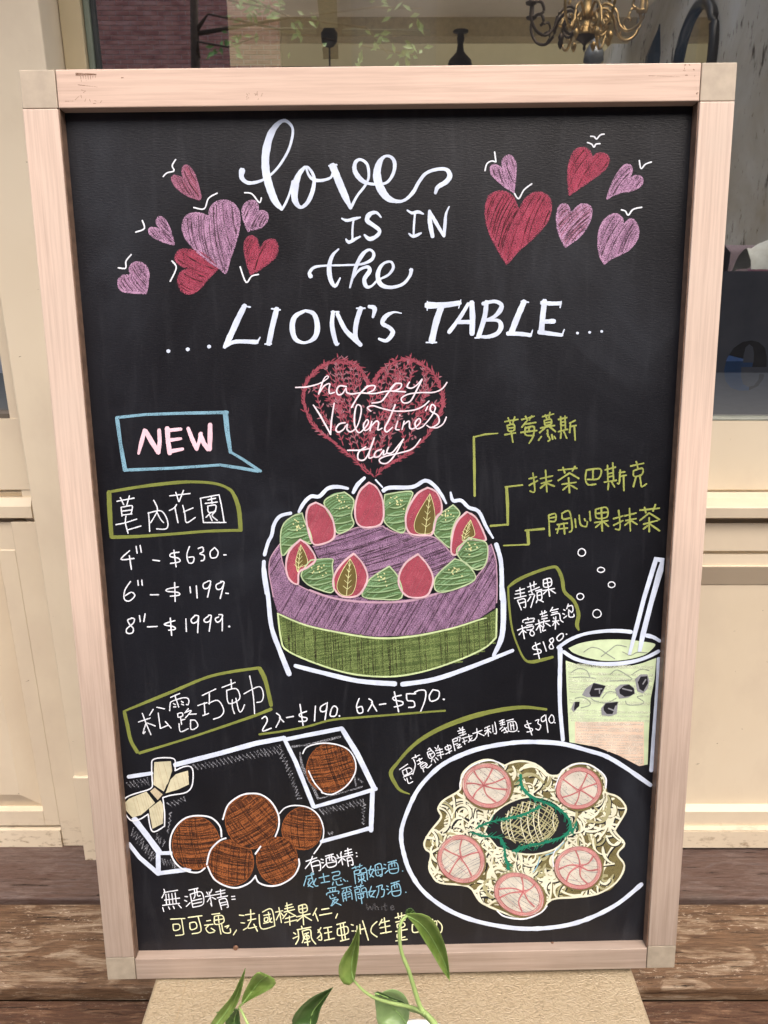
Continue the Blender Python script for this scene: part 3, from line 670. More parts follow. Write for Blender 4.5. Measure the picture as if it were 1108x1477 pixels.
words('white script word the', 'A', 'W', 12, "395,800,22 390,780,16 415,755,13 470,748,10 560,746,10 640,742,11 690,720,16 700,690,14 680,672,12 650,690,18 620,740,20 600,800,14 585,855,8;530,668,8 500,700,16 485,750,22 490,810,22 513,848,16 538,808,8;600,810,8 630,770,12 670,755,16 680,775,20 655,815,20 665,850,18 690,848,11 720,820,10 770,795,12 795,760,14 785,732,12 755,735,12 730,760,18 720,800,22 735,840,22 780,855,16 840,840,14 875,800,14 882,770,20")
words("white capitals LION'S TABLE between dots", 'D', 'W', 20, "48,340,22 53,340,22;160,330,22 165,330,22;283,315,22 288,315,22;490,80,28 450,160,34 405,260,34 375,318,22;475,80,8 522,88,10;380,312,22 440,287,22 560,290,26;560,295,16 580,262,6;645,98,9 695,105,11;675,100,30 650,200,32 630,300,30;608,302,9 645,302,9;840,110,16 780,145,28 765,210,32 785,275,26 840,295,15 895,265,28 910,200,32 890,130,26 840,110,16;990,118,9 1035,118,9;1000,118,22 995,200,26 1018,298,24 1035,300,8;E -15,130,22 30,220,26 80,270,30 120,310,24;E 95,98,9 145,98,9;E 120,98,28 95,180,28 90,260,26 118,310,10;E 168,88,20 200,100,28 190,150,14;E 355,128,6 310,122,12 265,145,26 245,185,24 285,210,22 305,240,26 270,285,22 225,275,14;E 505,83,42 600,82,32 690,70,28;E 505,60,8 503,112,6;E 697,52,6 685,100,6;E 585,90,36 555,180,36 530,290,36;E 498,297,9 558,297,9;E 740,75,20 695,150,22 630,238,24;E 760,68,30 765,150,32 762,248,30;E 680,180,24 765,180,24;E 845,65,26 835,150,28 800,265,28;E 780,272,10 805,270,10;E 825,75,22 890,62,20 930,80,24 925,112,28 890,150,20 840,170,14;E 840,172,14 910,172,20 930,205,28 910,245,26 860,265,22 805,265,16;F 222,65,32 185,150,34 150,240,34;F 205,62,8 248,68,10;F 128,248,24 200,250,24 260,258,22;F 262,258,12 272,228,6;F 340,62,32 330,150,32 322,240,34;F 325,72,26 380,76,24 430,75,24;F 430,100,8 436,64,8;F 335,180,24 395,178,28;F 310,240,28 380,250,24 440,258,20;F 445,250,10 455,225,6;F 529,247,16 532,247,16;F 599,243,16 602,243,16;F 669,238,16 672,238,16", lev=3)
# --- hearts and the little marks round them
def heart(txt, crop, k, k2, ang, label):
    d = Draw('heart_drawing', label); p = d.fill(txt, k, crop, 1)
    d.hatch([(x, y) for x, y in p], 'dk', ang+.05, 4.6, 1.3, 3, .45, .05, .7, 3); d.outline(p, k2, 3.0, 3); d.hatch([(x, y) for x, y in p], k2, ang, 3.2, 2.0, 2, .15, .04); d.done()
heart("388,140 405,128 440,140 462,165 450,110 455,80 475,70 500,90 525,140 545,210 552,262 520,258 450,225 400,175", 'B', 'rose', 'mid', 1.0, 'rose chalk heart')
heart("605,370 612,320 640,285 690,272 740,290 775,340 778,420 755,520 720,620 700,690 670,665 600,620 520,550 465,480 452,410 475,360 525,345 575,355", 'B', 'lil', 'lil2', 1.35, 'large lilac chalk heart')
heart("832,450 805,390 797,330 815,290 850,275 880,290 888,335 915,335 940,355 935,395 900,430 850,440", 'B', 'lil', 'lil2', 2.0, 'lilac chalk heart')
heart("400,525 350,510 290,485 260,455 262,432 290,430 325,440 302,400 310,370 335,370 365,410 388,470", 'B', 'lil', 'lil2', .8, 'small lilac chalk heart')
heart("845,698 820,620 808,540 820,495 850,480 880,500 895,550 930,510 975,500 998,530 990,590 940,640 880,680", 'B', 'red', 'red2', 1.9, 'red chalk heart')
heart("655,665 600,600 520,560 450,555 415,580 415,620 450,650 490,660 440,690 425,740 450,795 500,808 550,780 600,720", 'B', 'red', 'red2', .4, 'red chalk heart')
heart("240,805 150,800 95,785 80,740 105,705 150,700 145,660 170,630 210,630 245,660 255,720", 'B', 'lil', 'lil2', .9, 'lilac chalk heart')
heart("240,392 180,350 120,295 108,255 125,235 155,245 182,265 175,220 200,183 230,190 252,230 250,300", 'C', 'lil', 'lil2', 1.2, 'lilac chalk heart')
heart("200,805 150,720 100,620 80,520 90,430 130,395 190,390 240,425 270,490 310,430 370,395 430,410 455,460 440,550 370,640 270,730 215,790", 'C', 'red', 'red2', 1.9, 'large red chalk heart')
heart("563,408 555,320 562,230 590,160 635,138 675,155 695,195 720,175 760,172 788,200 775,250 720,300 640,355", 'C', 'red', 'red2', 2.1, 'red chalk heart')
heart("780,432 800,370 840,290 875,245 910,240 922,270 905,320 950,300 983,320 970,360 920,385 840,400", 'C', 'lil', 'lil2', 2.2, 'lilac chalk heart')
heart("540,708 510,650 492,580 495,500 520,465 550,470 575,510 620,470 665,468 690,500 670,580 620,650", 'C', 'mid', 'lil2', 2.3, 'pink chalk heart')
heart("765,808 740,760 730,680 745,590 790,535 835,523 865,545 875,580 920,550 955,590 955,660 900,730 800,780", 'C', 'lil', 'lil2', 2.0, 'lilac chalk heart')
words('small white flutter marks round the hearts', 'B', 'w', 9, "410,35 390,70 400,100 360,112 338,133;515,312 575,320 600,260 650,230;808,228 850,235 893,285 905,258;180,453 230,432 218,385;80,658 122,660 125,620 155,582;390,620 415,660 380,738;783,655 818,745 850,710 890,700;C 75,268 85,230 110,213 138,217;C 138,217 130,160;C 245,400 270,430 300,380 345,345;C 683,72 705,75 718,88 740,65 762,60;C 665,108 690,118 703,135 715,118 738,115;C 965,213 975,260 1000,235 1035,222;C 862,497 885,505 902,528 930,495 980,483", 'flutter_marks')
# --- twig heart
d = Draw('twig_heart_drawing', 'heart of dark red twigs and leaves')
ho = spline(parse("515,750 440,680 330,590 220,500 150,420 115,320 120,230 170,150 250,95 340,85 420,115 470,180 500,235 540,160 600,105 690,75 770,90 850,150 900,230 915,330 880,430 800,540 680,640 590,690 515,750", 'G'), 8)
def leafy(x, y, t, L, w_, k, lev=3):
    d.ribbon([(x, y, .5), (x+math.cos(t)*L*.45, y+math.sin(t)*L*.45, w_), (x+math.cos(t)*L, y+math.sin(t)*L, .3)], k, lev, 0, False)
def inside(x, y, P):
    c = False
    for (xa, ya), (xb, yb) in zip(P, P[1:]+P[:1]):
        if (ya > y) != (yb > y) and x < xa+(y-ya)/(yb-ya)*(xb-xa): c = not c
    return c
hp = [(p[0], p[1]) for p in ho]; L_ = len(ho)
for k in range(3):
    for seg in range(0, L_-12, 7):
        o = [rr.uniform(-2.6, 2.6) for _ in range(2)]; a = seg+rr.randint(0, 4)
        q = [(ho[i][0]+o[0]*(1-.15*(i-a)), ho[i][1]+o[1]*(1-.15*(i-a)), 1.5-.06*(i-a)) for i in range(a, min(L_, a+rr.randint(9, 16)))]
        if len(q) > 2: d.ribbon(q, 'wr', 2, .2)
for i in range(2, L_-2, 1):
    x, y, _ = ho[i]; t = math.atan2(ho[i+1][1]-ho[i-1][1], ho[i+1][0]-ho[i-1][0])+(PI if i > L_*.5 else 0)
    for s_ in (-1, 1):
        if rr.random() < .8: leafy(x+rr.uniform(-1.5, 1.5), y+rr.uniform(-1.5, 1.5), t+s_*rr.uniform(.25, .75), rr.uniform(5, 10), 1.9, 'wr')
for k in range(64):                                     # twigs fanning up from the foot of the heart
    x, y = 539+rr.uniform(-70, 70), rr.uniform(545, 675)
    while not inside(x, y, hp): x, y = 539+rr.uniform(-70, 70), rr.uniform(575, 675)
    t = -PI/2+(x-539)*.009+rr.uniform(-.3, .3); cu_ = rr.uniform(-.09, .09); q = []
    for i in range(rr.randint(8, 18)):
        if not inside(x, y, hp): break
        q.append((x, y, 1.3)); x += math.cos(t)*4; y += math.sin(t)*4; t += cu_
        if i % 2:
            for s_ in (-1, 1): leafy(x, y, t+s_*rr.uniform(.5, .9), rr.uniform(5, 9), 2.3, rr.choice(('wr', 'wr2', 'wr')))
    if len(q) > 2: d.ribbon(q, 'wr', 2, .2)
for k in range(60):
    x, y = rr.uniform(440, 636), rr.uniform(522, 670)
    if inside(x, y, hp): leafy(x, y, rr.uniform(-2.6, -.5), rr.uniform(4, 7), 3.4, 'wr2')
d.done()
words("pale pink script happy Valentine's day", 'G', 'pw', 9, "65,233,7 130,230,9 200,212,7 245,185,6 255,170,6 238,172,6 220,205,9 198,272,9;205,262,6 230,225,8 262,212,8 258,240,8 262,268,8 290,262,7;358,230,9 320,225,9 302,250,9 310,275,9 335,270,8 356,238,6 360,262,9 390,272,9 440,266,8 520,270,8 600,256,8 700,262,8;480,225,8 430,280,9 388,350,9;450,258,8 485,228,9 522,226,8 515,250,8 480,266,7;645,210,8 600,265,9 560,315,9 505,325,7;610,245,7 640,215,9 675,215,8 668,240,8 630,258,8;722,205,8 708,232,9 735,240,8 765,222,7 795,188,8;795,190,8 762,255,9 728,315,9 690,325,8 675,300,8 712,276,8 780,266,8 860,265,8 910,245,8 938,208,8;168,335,8 210,400,10 268,505,9;268,505,7 272,430,9 288,325,8;352,438,8 318,445,9 298,475,9 312,492,9 340,478,8 365,445,7 362,475,9 385,490,9 420,460,7 442,390,8 442,345,8 418,338,8 405,400,10 408,460,9 430,495,8 460,475,8 485,440,7 478,420,7 458,450,9 464,482,8 490,470,7 505,430,7;505,430,8 495,485,8;497,465,7 530,430,9 545,440,9 540,480,9 565,470,7;640,335,9 605,420,10 580,470,9 592,492,8 625,465,7;500,372,7 480,352,8 510,340,8 560,355,8 640,372,8 740,368,8 800,345,8 835,315,8;655,430,8 643,475,9 665,480,7;666,396,9;692,430,8 680,478,8;685,455,7 720,430,9 725,470,9 750,472,7 785,437,7 778,415,7 755,440,9 765,475,8 800,462,7;828,345,7 815,372,6;800,462,7 848,405,8 872,355,8 852,335,8 843,370,9 885,398,9 892,440,9 850,468,8 822,455,7;850,468,7 885,468,8 918,445,8 935,408,8;365,597,8 440,596,9 490,588,7;470,578,8 430,608,9 428,648,9 465,650,9 498,590,8 520,525,8;520,525,8 495,595,9 490,642,9 525,630,7;562,592,8 530,605,9 520,635,9 548,632,8 575,597,7 572,625,9 595,612,7;602,580,8 592,612,9 622,612,8 655,575,8 688,533,7;688,533,8 645,615,9 600,668,8 562,672,8 550,650,8 592,630,8 660,615,8 740,590,8 787,533,7", lev=5)
# --- left column
words('pale blue speech box', 'H', 'blue', 16, "75,85,24 95,230,20 122,385,26;72,82,16 240,65,15 480,58,18 712,55,20;700,55,30 712,170,28 730,285,20;725,280,14 800,325,16 905,395,16;890,395,18 780,375,18 670,358,16 400,375,16 122,385,18", 'speech_box', smooth=False)
words('pink capitals NEW', 'H', 'P', 22, "235,155,22 215,230,24 200,290,16;240,160,26 280,230,28 315,285,26;318,155,22 322,220,24 315,285,22;365,145,28 370,220,28 380,290,26;365,158,24 445,150,18;370,215,22 445,205,16;375,280,26 455,265,18;485,145,20 510,210,26 535,265,22;535,268,20 550,220,20 560,175,22;555,180,24 575,230,26 600,268,24;610,268,26 612,190,28 612,125,26", smooth=False)
words('olive label outline', 'H', 'ol', 18, "30,512,28 35,640,28 45,770,22;45,772,20 200,768,18 400,755,16 600,740,16 795,735,16;790,735,24 780,620,26 755,540,22 720,495,16 640,465,16 520,455,16 400,460,20 220,480,18 45,508,16", 'label_outline')
words('white Chinese writing in the upper left label', 'H', 'w', 7.5, "75,565 175,547;95,543 115,585;148,533 132,590;100,600 105,650;100,600 155,590 165,600 158,635;105,622 160,615;105,645 162,638;70,700 128,688 190,668;128,650 125,690 140,750;140,730 215,708;258,630 262,680 265,740;255,635 320,620 350,640 370,690 360,725 305,725;288,560 310,610 295,650 270,690;305,625 325,665 345,690;380,535 498,522;415,515 432,568;460,503 435,568;378,620 405,605 420,585;410,600 418,640 428,690;515,605 460,628;455,590 468,640 478,690 528,660;558,550 575,690;555,550 665,530;665,530 680,600 695,690;575,690 705,690;600,560 645,550;620,545 625,580;585,580 655,572;600,595 605,630 640,625 645,590 600,595;620,630 590,660;610,645 625,680;645,625 625,650 655,678")
words('white prices for three cake sizes', 'I', 'w', 8, "150,90 100,140 175,135;148,118 160,198;187,65 193,105;210,60 217,100;283,145 323,150;435,100 390,108 385,125 430,135 438,155 385,165;405,88 418,185;495,68 480,115 490,160 515,160 520,130 490,130;545,80 570,72 575,95 555,110 580,120 578,145 562,150;640,75 615,100 620,132 650,130 660,100 640,75;693,117 707,117;155,268 122,320 120,370 150,380 180,350 160,330 125,350;197,262 200,290;220,260 223,290;270,345 318,345;432,300 370,312 365,325 430,333 435,348 385,354;410,275 413,385;498,300 502,335;535,295 540,365;600,270 575,285 580,310 605,305 618,270 600,268;617,285 600,360;680,275 650,290 655,315 680,310 695,275 675,270;693,290 673,368;705,338 720,340;165,480 140,490 150,515 172,540 165,565 135,565 135,540 170,510 178,485 160,478;207,465 212,500;240,455 232,500;253,530 310,528;412,495 360,510 355,520 405,530 412,545 375,550;385,480 393,580;475,485 478,558;525,470 505,490 515,510 540,500 548,470 525,465;548,480 543,565;605,470 580,490 590,505 612,498 622,468 605,465;620,480 610,558;665,475 645,485 655,505 675,495 687,465 665,462;686,480 685,555;724,530,12 727,530,12")
# --- right column notes
words('olive lines leading from the cake to its notes', 'J', 'olt', 10, "50,150,12 53,300,14 55,465,12;48,152,8 110,137,10 178,132,6;225,420,16 230,500,18 232,620,12;218,418,9 310,408,9;140,625,12 230,618,11;338,650,18 343,720,16;325,650,10 425,642,13;210,730,8 345,725,9", 'pointer_lines', smooth=False)
words('olive Chinese notes beside the cake', 'J', 'olt', 9, "215,70 285,58;232,50 245,80;268,45 258,75;228,90 235,120 265,115 262,85 228,90;232,105 262,102;215,140 272,130;248,118 258,180;305,60 372,42;325,42 335,65;358,40 345,62;330,70 305,100;318,85 380,75;325,100 325,140 370,145;325,105 370,98 365,150 345,185;300,128 385,118;345,105 340,125;415,45 475,30;430,35 438,55;455,22 450,50;425,65 430,90 460,85 460,58 425,65;428,78 458,74;405,105 480,92;440,95 400,130;450,95 485,125;442,115 445,150;410,150 395,170;440,135 455,165 445,175;465,140 470,165;478,150 485,162;500,60 545,50;512,45 515,120;535,42 538,115;515,75 538,72;515,92 538,90;500,125 550,112;515,130 512,160;530,125 545,160;590,65 560,80;565,80 560,130;565,98 595,92;585,95 590,170;345,375 385,365;365,345 375,440 350,440;345,410 390,385;405,375 470,360;410,400 465,385;432,330 440,445;435,400 405,425;440,400 480,415;500,330 600,320;525,315 535,345;590,310 575,335;560,345 500,385;560,345 610,375;520,405 595,395;555,370 560,450;555,410 525,435;565,410 600,430;650,330 645,380 660,408 700,405;650,330 725,325 715,375 655,380;685,330 685,375;750,330 805,315;762,305 765,390;790,292 795,385;765,350 792,345;765,368 792,362;745,395 810,385;768,400 765,435;785,395 800,420;855,340 825,345;830,330 825,400 815,400;828,365 862,358;848,360 850,440;885,310 955,295;915,285 925,325;900,340 905,365 945,355 948,322 900,335;915,365 900,420;935,360 940,400 945,420 970,405;450,570 455,680;450,570 485,562 485,600 455,602;450,585 485,580;520,560 560,550 575,640 560,660;520,560 525,590 562,585;495,620 550,612;488,645 550,638;508,620 495,665;530,612 535,670;590,590 595,635;612,570 620,620 650,630 655,605;640,590 645,600;668,550 672,600;700,540 705,585 760,580 758,530 700,540;705,562 758,555;730,535 735,655;695,610 765,600;730,610 700,635;740,605 768,630;795,590 845,575;822,545 830,640 805,645;795,625 845,600;855,575 915,560;860,600 915,590;880,535 885,655;880,605 855,625;888,600 920,620;935,545 1040,535;960,530 968,560;1018,515 1005,550;985,560 935,600;985,560 1040,595;955,620 1030,600;985,585 985,660;980,625 955,645;990,620 1040,655", jit=.2)
# --- soda label
words('dark olive outline round the soda note', 'N', 'ol', 18, "60,300,14 120,255,22 220,210,20 345,172,18 380,190,22 405,250,24 420,330,22 480,390,22 510,470,24 500,540,26 512,575,12;60,300,12 65,400,14 85,560,12 120,670,12 165,760,14 210,778,20 280,765,22 345,748,18", 'label_outline')
words('white Chinese soda note with its price', 'N', 'w', 8, "110,325 165,310;105,345 165,335;135,305 140,360;100,372 175,355;120,385 145,445;120,385 165,375 172,425 160,430;128,405 165,395;185,300 240,280;200,275 205,305;225,265 225,300;190,330 260,300;205,310 215,345;195,350 225,345;205,360 185,390;230,350 205,430;235,325 275,315;245,335 250,380 275,375 270,330 245,335;248,355 272,350;245,385 240,400;265,385 285,395;285,255 290,300 335,290 330,245 285,255;288,278 332,268;308,245 325,360;270,325 355,310;310,320 285,345;325,315 362,340;120,575 175,555;148,545 165,630;150,580 130,605;155,575 175,590;185,495 190,510;155,525 160,510 225,500 220,515;170,530 225,520;180,545 215,540;175,560 220,550 215,570 180,575;205,580 200,600 215,612 228,600 220,582 205,580;235,540 280,525;255,510 270,590;258,545 240,575;262,540 280,555;265,475 305,460;275,455 280,480;295,450 292,470;275,490 310,480;275,505 310,498;290,510 285,540;270,525 325,515;300,530 330,550;290,545 280,580 300,575;345,430 330,455;340,450 380,440;340,465 375,458;335,480 385,470 395,510 412,525;350,495 355,505;365,490 362,570;345,520 385,515;362,520 345,545;368,520 385,540;415,445 425,450;408,470 420,475;415,500 435,485;445,410 435,440;442,425 468,420 475,450 465,465;448,445 450,490 480,490 480,475;450,450 462,460;265,660 220,680 225,698 265,700 268,720 225,730;235,655 262,760;285,650 305,710;345,625 325,640 340,665 350,690 330,695 325,675 350,645 345,625;395,600 372,625 385,645 410,625 412,600 395,600;432,602,10 435,602,10")
d = Draw('bubble_drawing', 'five small white bubbles')
for cx, cy, rx, ry in ((530, 80, 24, 24), (653, 192, 23, 16), (721, 287, 22, 18), (521, 362, 22, 20), (628, 472, 27, 26)):
    d.outline([(720+x/4.432, 780+y/4.432) for x, y in ell(cx, cy, rx, ry, 18)], 'w', 1.5, 3, .1)
d.done()
# --- drink
d = Draw('drink_drawing', 'tall iced green and peach drink with a straw')
d.fill("165,455 300,500 480,525 700,515 850,480 970,435 955,620 920,800 905,1100 895,1380 820,1395 640,1300 450,1225 200,1180 190,1000 175,700", 'liq', 'O', 1, False)
d.fill("190,345 300,300 480,272 700,272 850,290 955,310 940,350 860,410 700,450 520,460 350,430 230,385", 'liq', 'O', 1)
pe = d.fill("250,1000 860,1000 862,1388 820,1395 640,1300 450,1225 250,1185", 'peach', 'O', 2, False)
d.hatch(pe, 'peach2', 0.02, 4.0, 3.2, 3, .05, 0, .3)
bo = parse("170,470 960,470 915,1000 200,1000", 'O'); d.hatch([(p[0], p[1]) for p in bo], 'liq2', .02, 3.5, 3, 2, .15, 0, .3)
d.st("325,380 390,340 460,350 520,390 600,440;480,420 560,360 620,320 705,335;670,380 740,410 800,385 890,390;215,560 280,525 350,545 380,600;230,605 320,600 430,615;560,580 625,540 745,610;745,610 740,628 560,637;750,585 830,535 905,545;490,790 540,735 610,740 620,770;390,790 430,815 530,830 615,790;250,790 310,780 370,810 380,850 300,875;695,815 720,850 820,850;820,850 860,825 800,780 850,770", 'gyt', 9, 'O', 4)
for t in ("310,760 345,700 420,650 520,680 500,730 470,782 350,780", "600,710 650,670 720,665 775,700 780,750 720,785 640,795", "780,620 830,580 890,580 910,640 890,710 850,750 800,730", "480,880 520,830 630,820 620,930 560,950 485,940", "215,880 240,820 290,820 260,890 235,915"): d.fill(t, 'halo', 'O', 5, False)
for t in ("385,720 410,655 520,680 490,730 465,778 390,775 375,745", "640,715 680,680 730,668 770,705 775,750 740,770 690,778 645,750", "805,650 830,600 890,595 895,660 855,730 820,710", "500,870 520,835 632,822 610,870 580,930 530,930 505,900", "250,820 290,820 285,860 240,900 240,870"): d.fill(t, 'blk', 'O', 6, False)
d.st("425,710 485,705;465,710 465,745;670,705 750,725;850,665 875,625;545,880 595,900;595,900 610,860", 'halo', 12, 'O', 8)
d.st("115,350,44 115,500,38 112,700,38 118,900,36 142,1160,34;95,340,30 200,270,30 330,220,28 500,195,30 640,193,34 745,203,36;880,235,36 940,250,34 1000,285,30;145,375,30 240,435,32 380,475,32 560,487,36 740,470,34 880,430,32 990,375,32;990,440,34 985,600,34 970,800,30 950,1100,34 926,1435,34", 'W', 34, 'O', 5)
d.fill("993,110 1058,118 1050,200 990,400 935,620 912,715 888,715 905,600 960,390 1010,200 1030,145 1015,140 990,220 940,380 895,560 845,735 825,735 865,560 920,350 965,200", 'W', 'N', 9, False)
d.done()
# --- cake
d = Draw('cake_drawing', 'mauve and green layer cake with strawberries and cream')
side_p = d.fill("K 210,650 130,760 105,880 140,1108 M 90,240 200,290 330,320 500,345 650,340 820,310 940,270 1005,225 L 925,1000 925,800 880,640 855,650 850,770 790,870 700,950 560,1010 400,1040 200,1080 K 530,1090 400,1035 300,970 245,880 215,790 205,690", 'mauve', 'K', 1, False)
d.hatch(side_p, 'mauve2', -1.0, 3.0, 2.4, 2, .12, .0, .3); d.hatch(side_p, 'dk', -1.05, 5, 1.2, 3, .4, 0, .7)
green_p = d.fill("90,250 200,295 330,325 500,352 650,347 820,315 940,275 1010,230 1010,360 960,400 850,450 700,495 560,515 400,500 250,460 130,400 100,330", 'gr', 'M', 1, False)
d.hatch(green_p, 'gr2', -.12, 3.0, 2.0, 2, .12, .0, .3); d.hatch(green_p, 'gr2', 1.5, 6.0, 1.6, 3, .3, .0, .4); d.hatch(green_p, 'dk', 1.52, 4.0, 1.2, 4, .45, 0, .6); d.hatch(green_p, 'gr2', -.4, 5, .9, 4, .35, 0, .6)
top_p = d.fill("K 475,685 560,670 670,600 850,530 930,545 1060,520 L 0,495 120,545 210,550 270,580 430,585 560,710 600,750 480,850 430,935 350,860 250,1000 150,1000 60,980 K 940,1080 650,930 640,850 520,780", 'mauve', 'K', 1, False)
d.hatch(top_p, 'mauve2', -.25, 3.2, 2.6, 2, .12, .02, .3); d.hatch(top_p, 'dk', -.3, 4.5, 1.5, 3, .35, .02, .6)
d.st("K 210,650 150,730 115,800 108,900 125,1000 145,1108;K 205,690 215,790 245,880 300,970 400,1035 530,1090;M 225,148 330,183 480,200 640,195 760,165 M 800,150;L 400,1040 560,1010 700,950 790,870 850,770 858,655;L 880,640 915,750 925,850 928,1000 925,1108;K 475,685 560,668 670,600 850,528 930,543 1060,518 L 30,505 120,545 210,550 270,580 430,585 560,710", 'rim', 9, 'K', 4)
d.st("90,245,6 200,292,7 330,323,7 500,350,8 650,345,8 820,312,7 940,275,6 970,268,4;92,250 105,350 130,400 250,455 400,500 560,513 700,493 850,445 960,395 1010,350;1010,350 1012,230", 'lg', 7, 'M', 4)
def cream(t, crop, sprk=True, lev=5):
    p = d.fill(t, 'cr', crop, lev, True); d.hatch(p, 'cr2', -.35, 4.0, 2.0, lev+1, .25, -.12, .4)
    cx = sum(q[0] for q in p)/len(p); cy = sum(q[1] for q in p)/len(p); y0 = min(q[1] for q in p); y1 = max(q[1] for q in p); xw = max(q[0] for q in p)-min(q[0] for q in p)
    for t_, wf_ in ((.34, .28), (.52, .38), (.70, .46), (.88, .42)):       # the turns of the piped swirl
        q = []; yy = y0+(y1-y0)*t_
        for i in range(9):
            u_ = i/8; x_ = cx-xw*wf_+2*xw*wf_*u_; y_ = yy+math.sin(u_*PI)*3.2-(u_-.5)*5
            if inside(x_, y_, p): q.append((x_, y_, 1.9*math.sin(.3+u_*2.5)))
        if len(q) > 2: d.ribbon(q, 'cr3', lev+2, .2); d.ribbon([(a, b+2.0, .9) for a, b, c in q], 'crd', lev+2, .2)
    for k in range(13):
        x = cx+rr.gauss(0, 5.5); y = (cy+y0)/2+rr.gauss(1, 4.5); a = rr.uniform(0, PI)
        if inside(x, y, p): d.ribbon([(x, y, 1.5), (x+2.2*math.cos(a), y+2.2*math.sin(a), 1.4)], 'yel', lev+3, 0, False)
    d.outline(p, 'cro', 1.9, lev+3)
def berry(t, crop, leaf=None, lev=5):
    p = d.fill(t, 'sb', crop, lev, True); d.hatch(p, 'sb2', -1.1, 3.0, 1.8, lev+1, .2, .02, .4)
    if leaf:
        q = d.fill(leaf, 'leafc', crop, lev+2, True); d.outline(q, 'yel', .7, lev+3)
        ys = sorted(q, key=lambda v: v[1]); a, b = ys[0], ys[-1]; d.ribbon([(a[0], a[1], .8), (b[0], b[1], .8)], 'yel', lev+3, 0, False)
        for k in range(1, 6):
            t_ = k/6.5; x, y = a[0]+(b[0]-a[0])*t_, a[1]+(b[1]-a[1])*t_+3
            for s_ in (-1, 1): d.ribbon([(x, y, .8), (x+s_*6*(t_+.25), y-5, .5)], 'yel', lev+3, 0, False)
    d.outline(p, 'sbo', 2.4, lev+4); d.outline([(x+.9, y+.9) for x, y in p], 'sbo', 1.0, lev+4)
cream("30,240 240,215 230,290 200,370 190,530 120,530 30,460 20,340", 'L'); cream("740,230 820,300 800,420 820,500 760,555 680,570 640,460 570,320 640,260", 'K')
cream("385,405 410,480 450,560 465,660 380,640 300,680 220,760 205,590 235,490 310,430", 'K')
cream("575,325 630,390 590,460 560,560 555,665 480,610 420,540 440,420 510,370", 'L')
berry("945,150 1010,190 1060,290 1070,430 1030,510 900,525 840,470 832,340 870,220", 'K'); berry("500,315 580,360 640,450 660,580 620,640 490,670 440,560 420,440 440,350", 'K')
berry("370,185 440,220 480,300 480,380 440,430 410,550 350,565 230,550 195,450 220,340 290,230", 'L', "390,235 420,330 430,450 400,545 300,550 265,500 290,400")
berry("685,380 760,430 825,560 825,610 700,600 640,650 600,720 560,700 570,560 610,450", 'L', "715,445 750,560 700,590 650,610 665,520")
berry("370,625 440,680 500,790 430,860 360,900 350,1000 280,960 250,850 280,720", 'K', "375,670 420,760 430,830 370,860 350,900 335,800", lev=9)
cream("700,585 760,600 840,630 850,730 820,820 750,840 660,780 610,720 610,670 670,620", 'L', lev=9); cream("590,755 680,790 750,880 740,930 640,980 500,1020 435,1000 430,920 480,850", 'L', lev=9)
cream("460,800 635,790 640,850 650,1060 540,1050 430,1000 380,930 410,860", 'K', lev=9)
berry("820,745 890,820 935,920 920,1010 850,1100 720,1105 650,1020 660,920 730,820", 'K', "790,790 835,880 840,1000 800,1090 720,1090 680,1020 720,900", lev=9)
cream("560,48 600,100 612,180 530,187 455,178 450,150 480,100", 'M', lev=9); berry("295,715 370,800 415,900 400,990 350,1055 220,1055 150,980 145,880 200,780", 'L', lev=9)
d.st("K 70,755,30 100,650,30 130,590,30 150,500,30 200,430,30 292,405,26;K 358,395,24 400,320,32 460,265,32 530,265,32 600,200,32 680,185,32 770,200,22;K 815,235,28 850,170,34 910,110,24;K 1003,128,14 1060,190,14;L 18,208,34 70,185,32 250,180,30 350,130,30 420,165,30 480,240,26 520,312,16;L 555,225,16 575,290,28 640,290,28 700,345,28 780,380,30 840,500,26 895,590,16;L 920,640,34 955,760,34 965,900,36 965,1080,34;M 1032,130,20 1040,200,22 1035,340,22 1000,425,16;K 65,810,32 65,920,34 90,1080,34;M 32,55,18 50,170,18 65,300,18 100,400,20 140,500,22;M 165,465,16 280,495,18 430,530,20 585,543,22;M 615,545,20 750,525,20 900,475,18 1080,405,14", 'W', 30, 'K', 6)
d.done()
# --- truffle heading
words('olive label outline', 'P', 'ol', 18, "45,358,14 200,295,20 400,215,22 620,125,20 800,85,20 985,60,20;990,65,30 1030,150,30 1070,320,26;1070,347,24 960,390,20 800,445,18 560,525,16 350,590,16 155,648,20;140,640,26 95,560,24 70,450,26 50,365,24", 'label_outline')
words('white Chinese truffle heading', 'P', 'w', 8.5, "148,432 230,405;175,372 200,440 235,520;200,440 180,510 195,500;210,440 265,460;250,345 225,385;275,330 330,342;285,370 300,475;300,478 355,455;335,430 375,475;370,262 435,235;365,355 368,310 380,290 460,265 495,275 495,310 480,312;400,248 428,330;390,305 405,312;392,328 408,328;445,290 460,298;448,310 462,315;420,375 425,400 455,390 450,370 420,375;440,395 448,450;445,420 470,415;430,445 440,500 495,480;495,340 470,370;480,365 515,355 475,405;500,380 550,378;510,420 515,485 560,465 545,425 510,420;560,320 600,307 625,300;605,300 610,380;595,390 635,375;590,250 685,205;640,235 640,310;635,305 700,285 740,350 720,395 668,415;728,195 820,160;790,140 795,200;760,215 775,305 850,275 830,205 760,215;800,280 800,330 815,378;825,270 845,355 865,360 885,315;880,240 985,190 1015,240 1005,290 970,300;920,115 945,250 955,378")
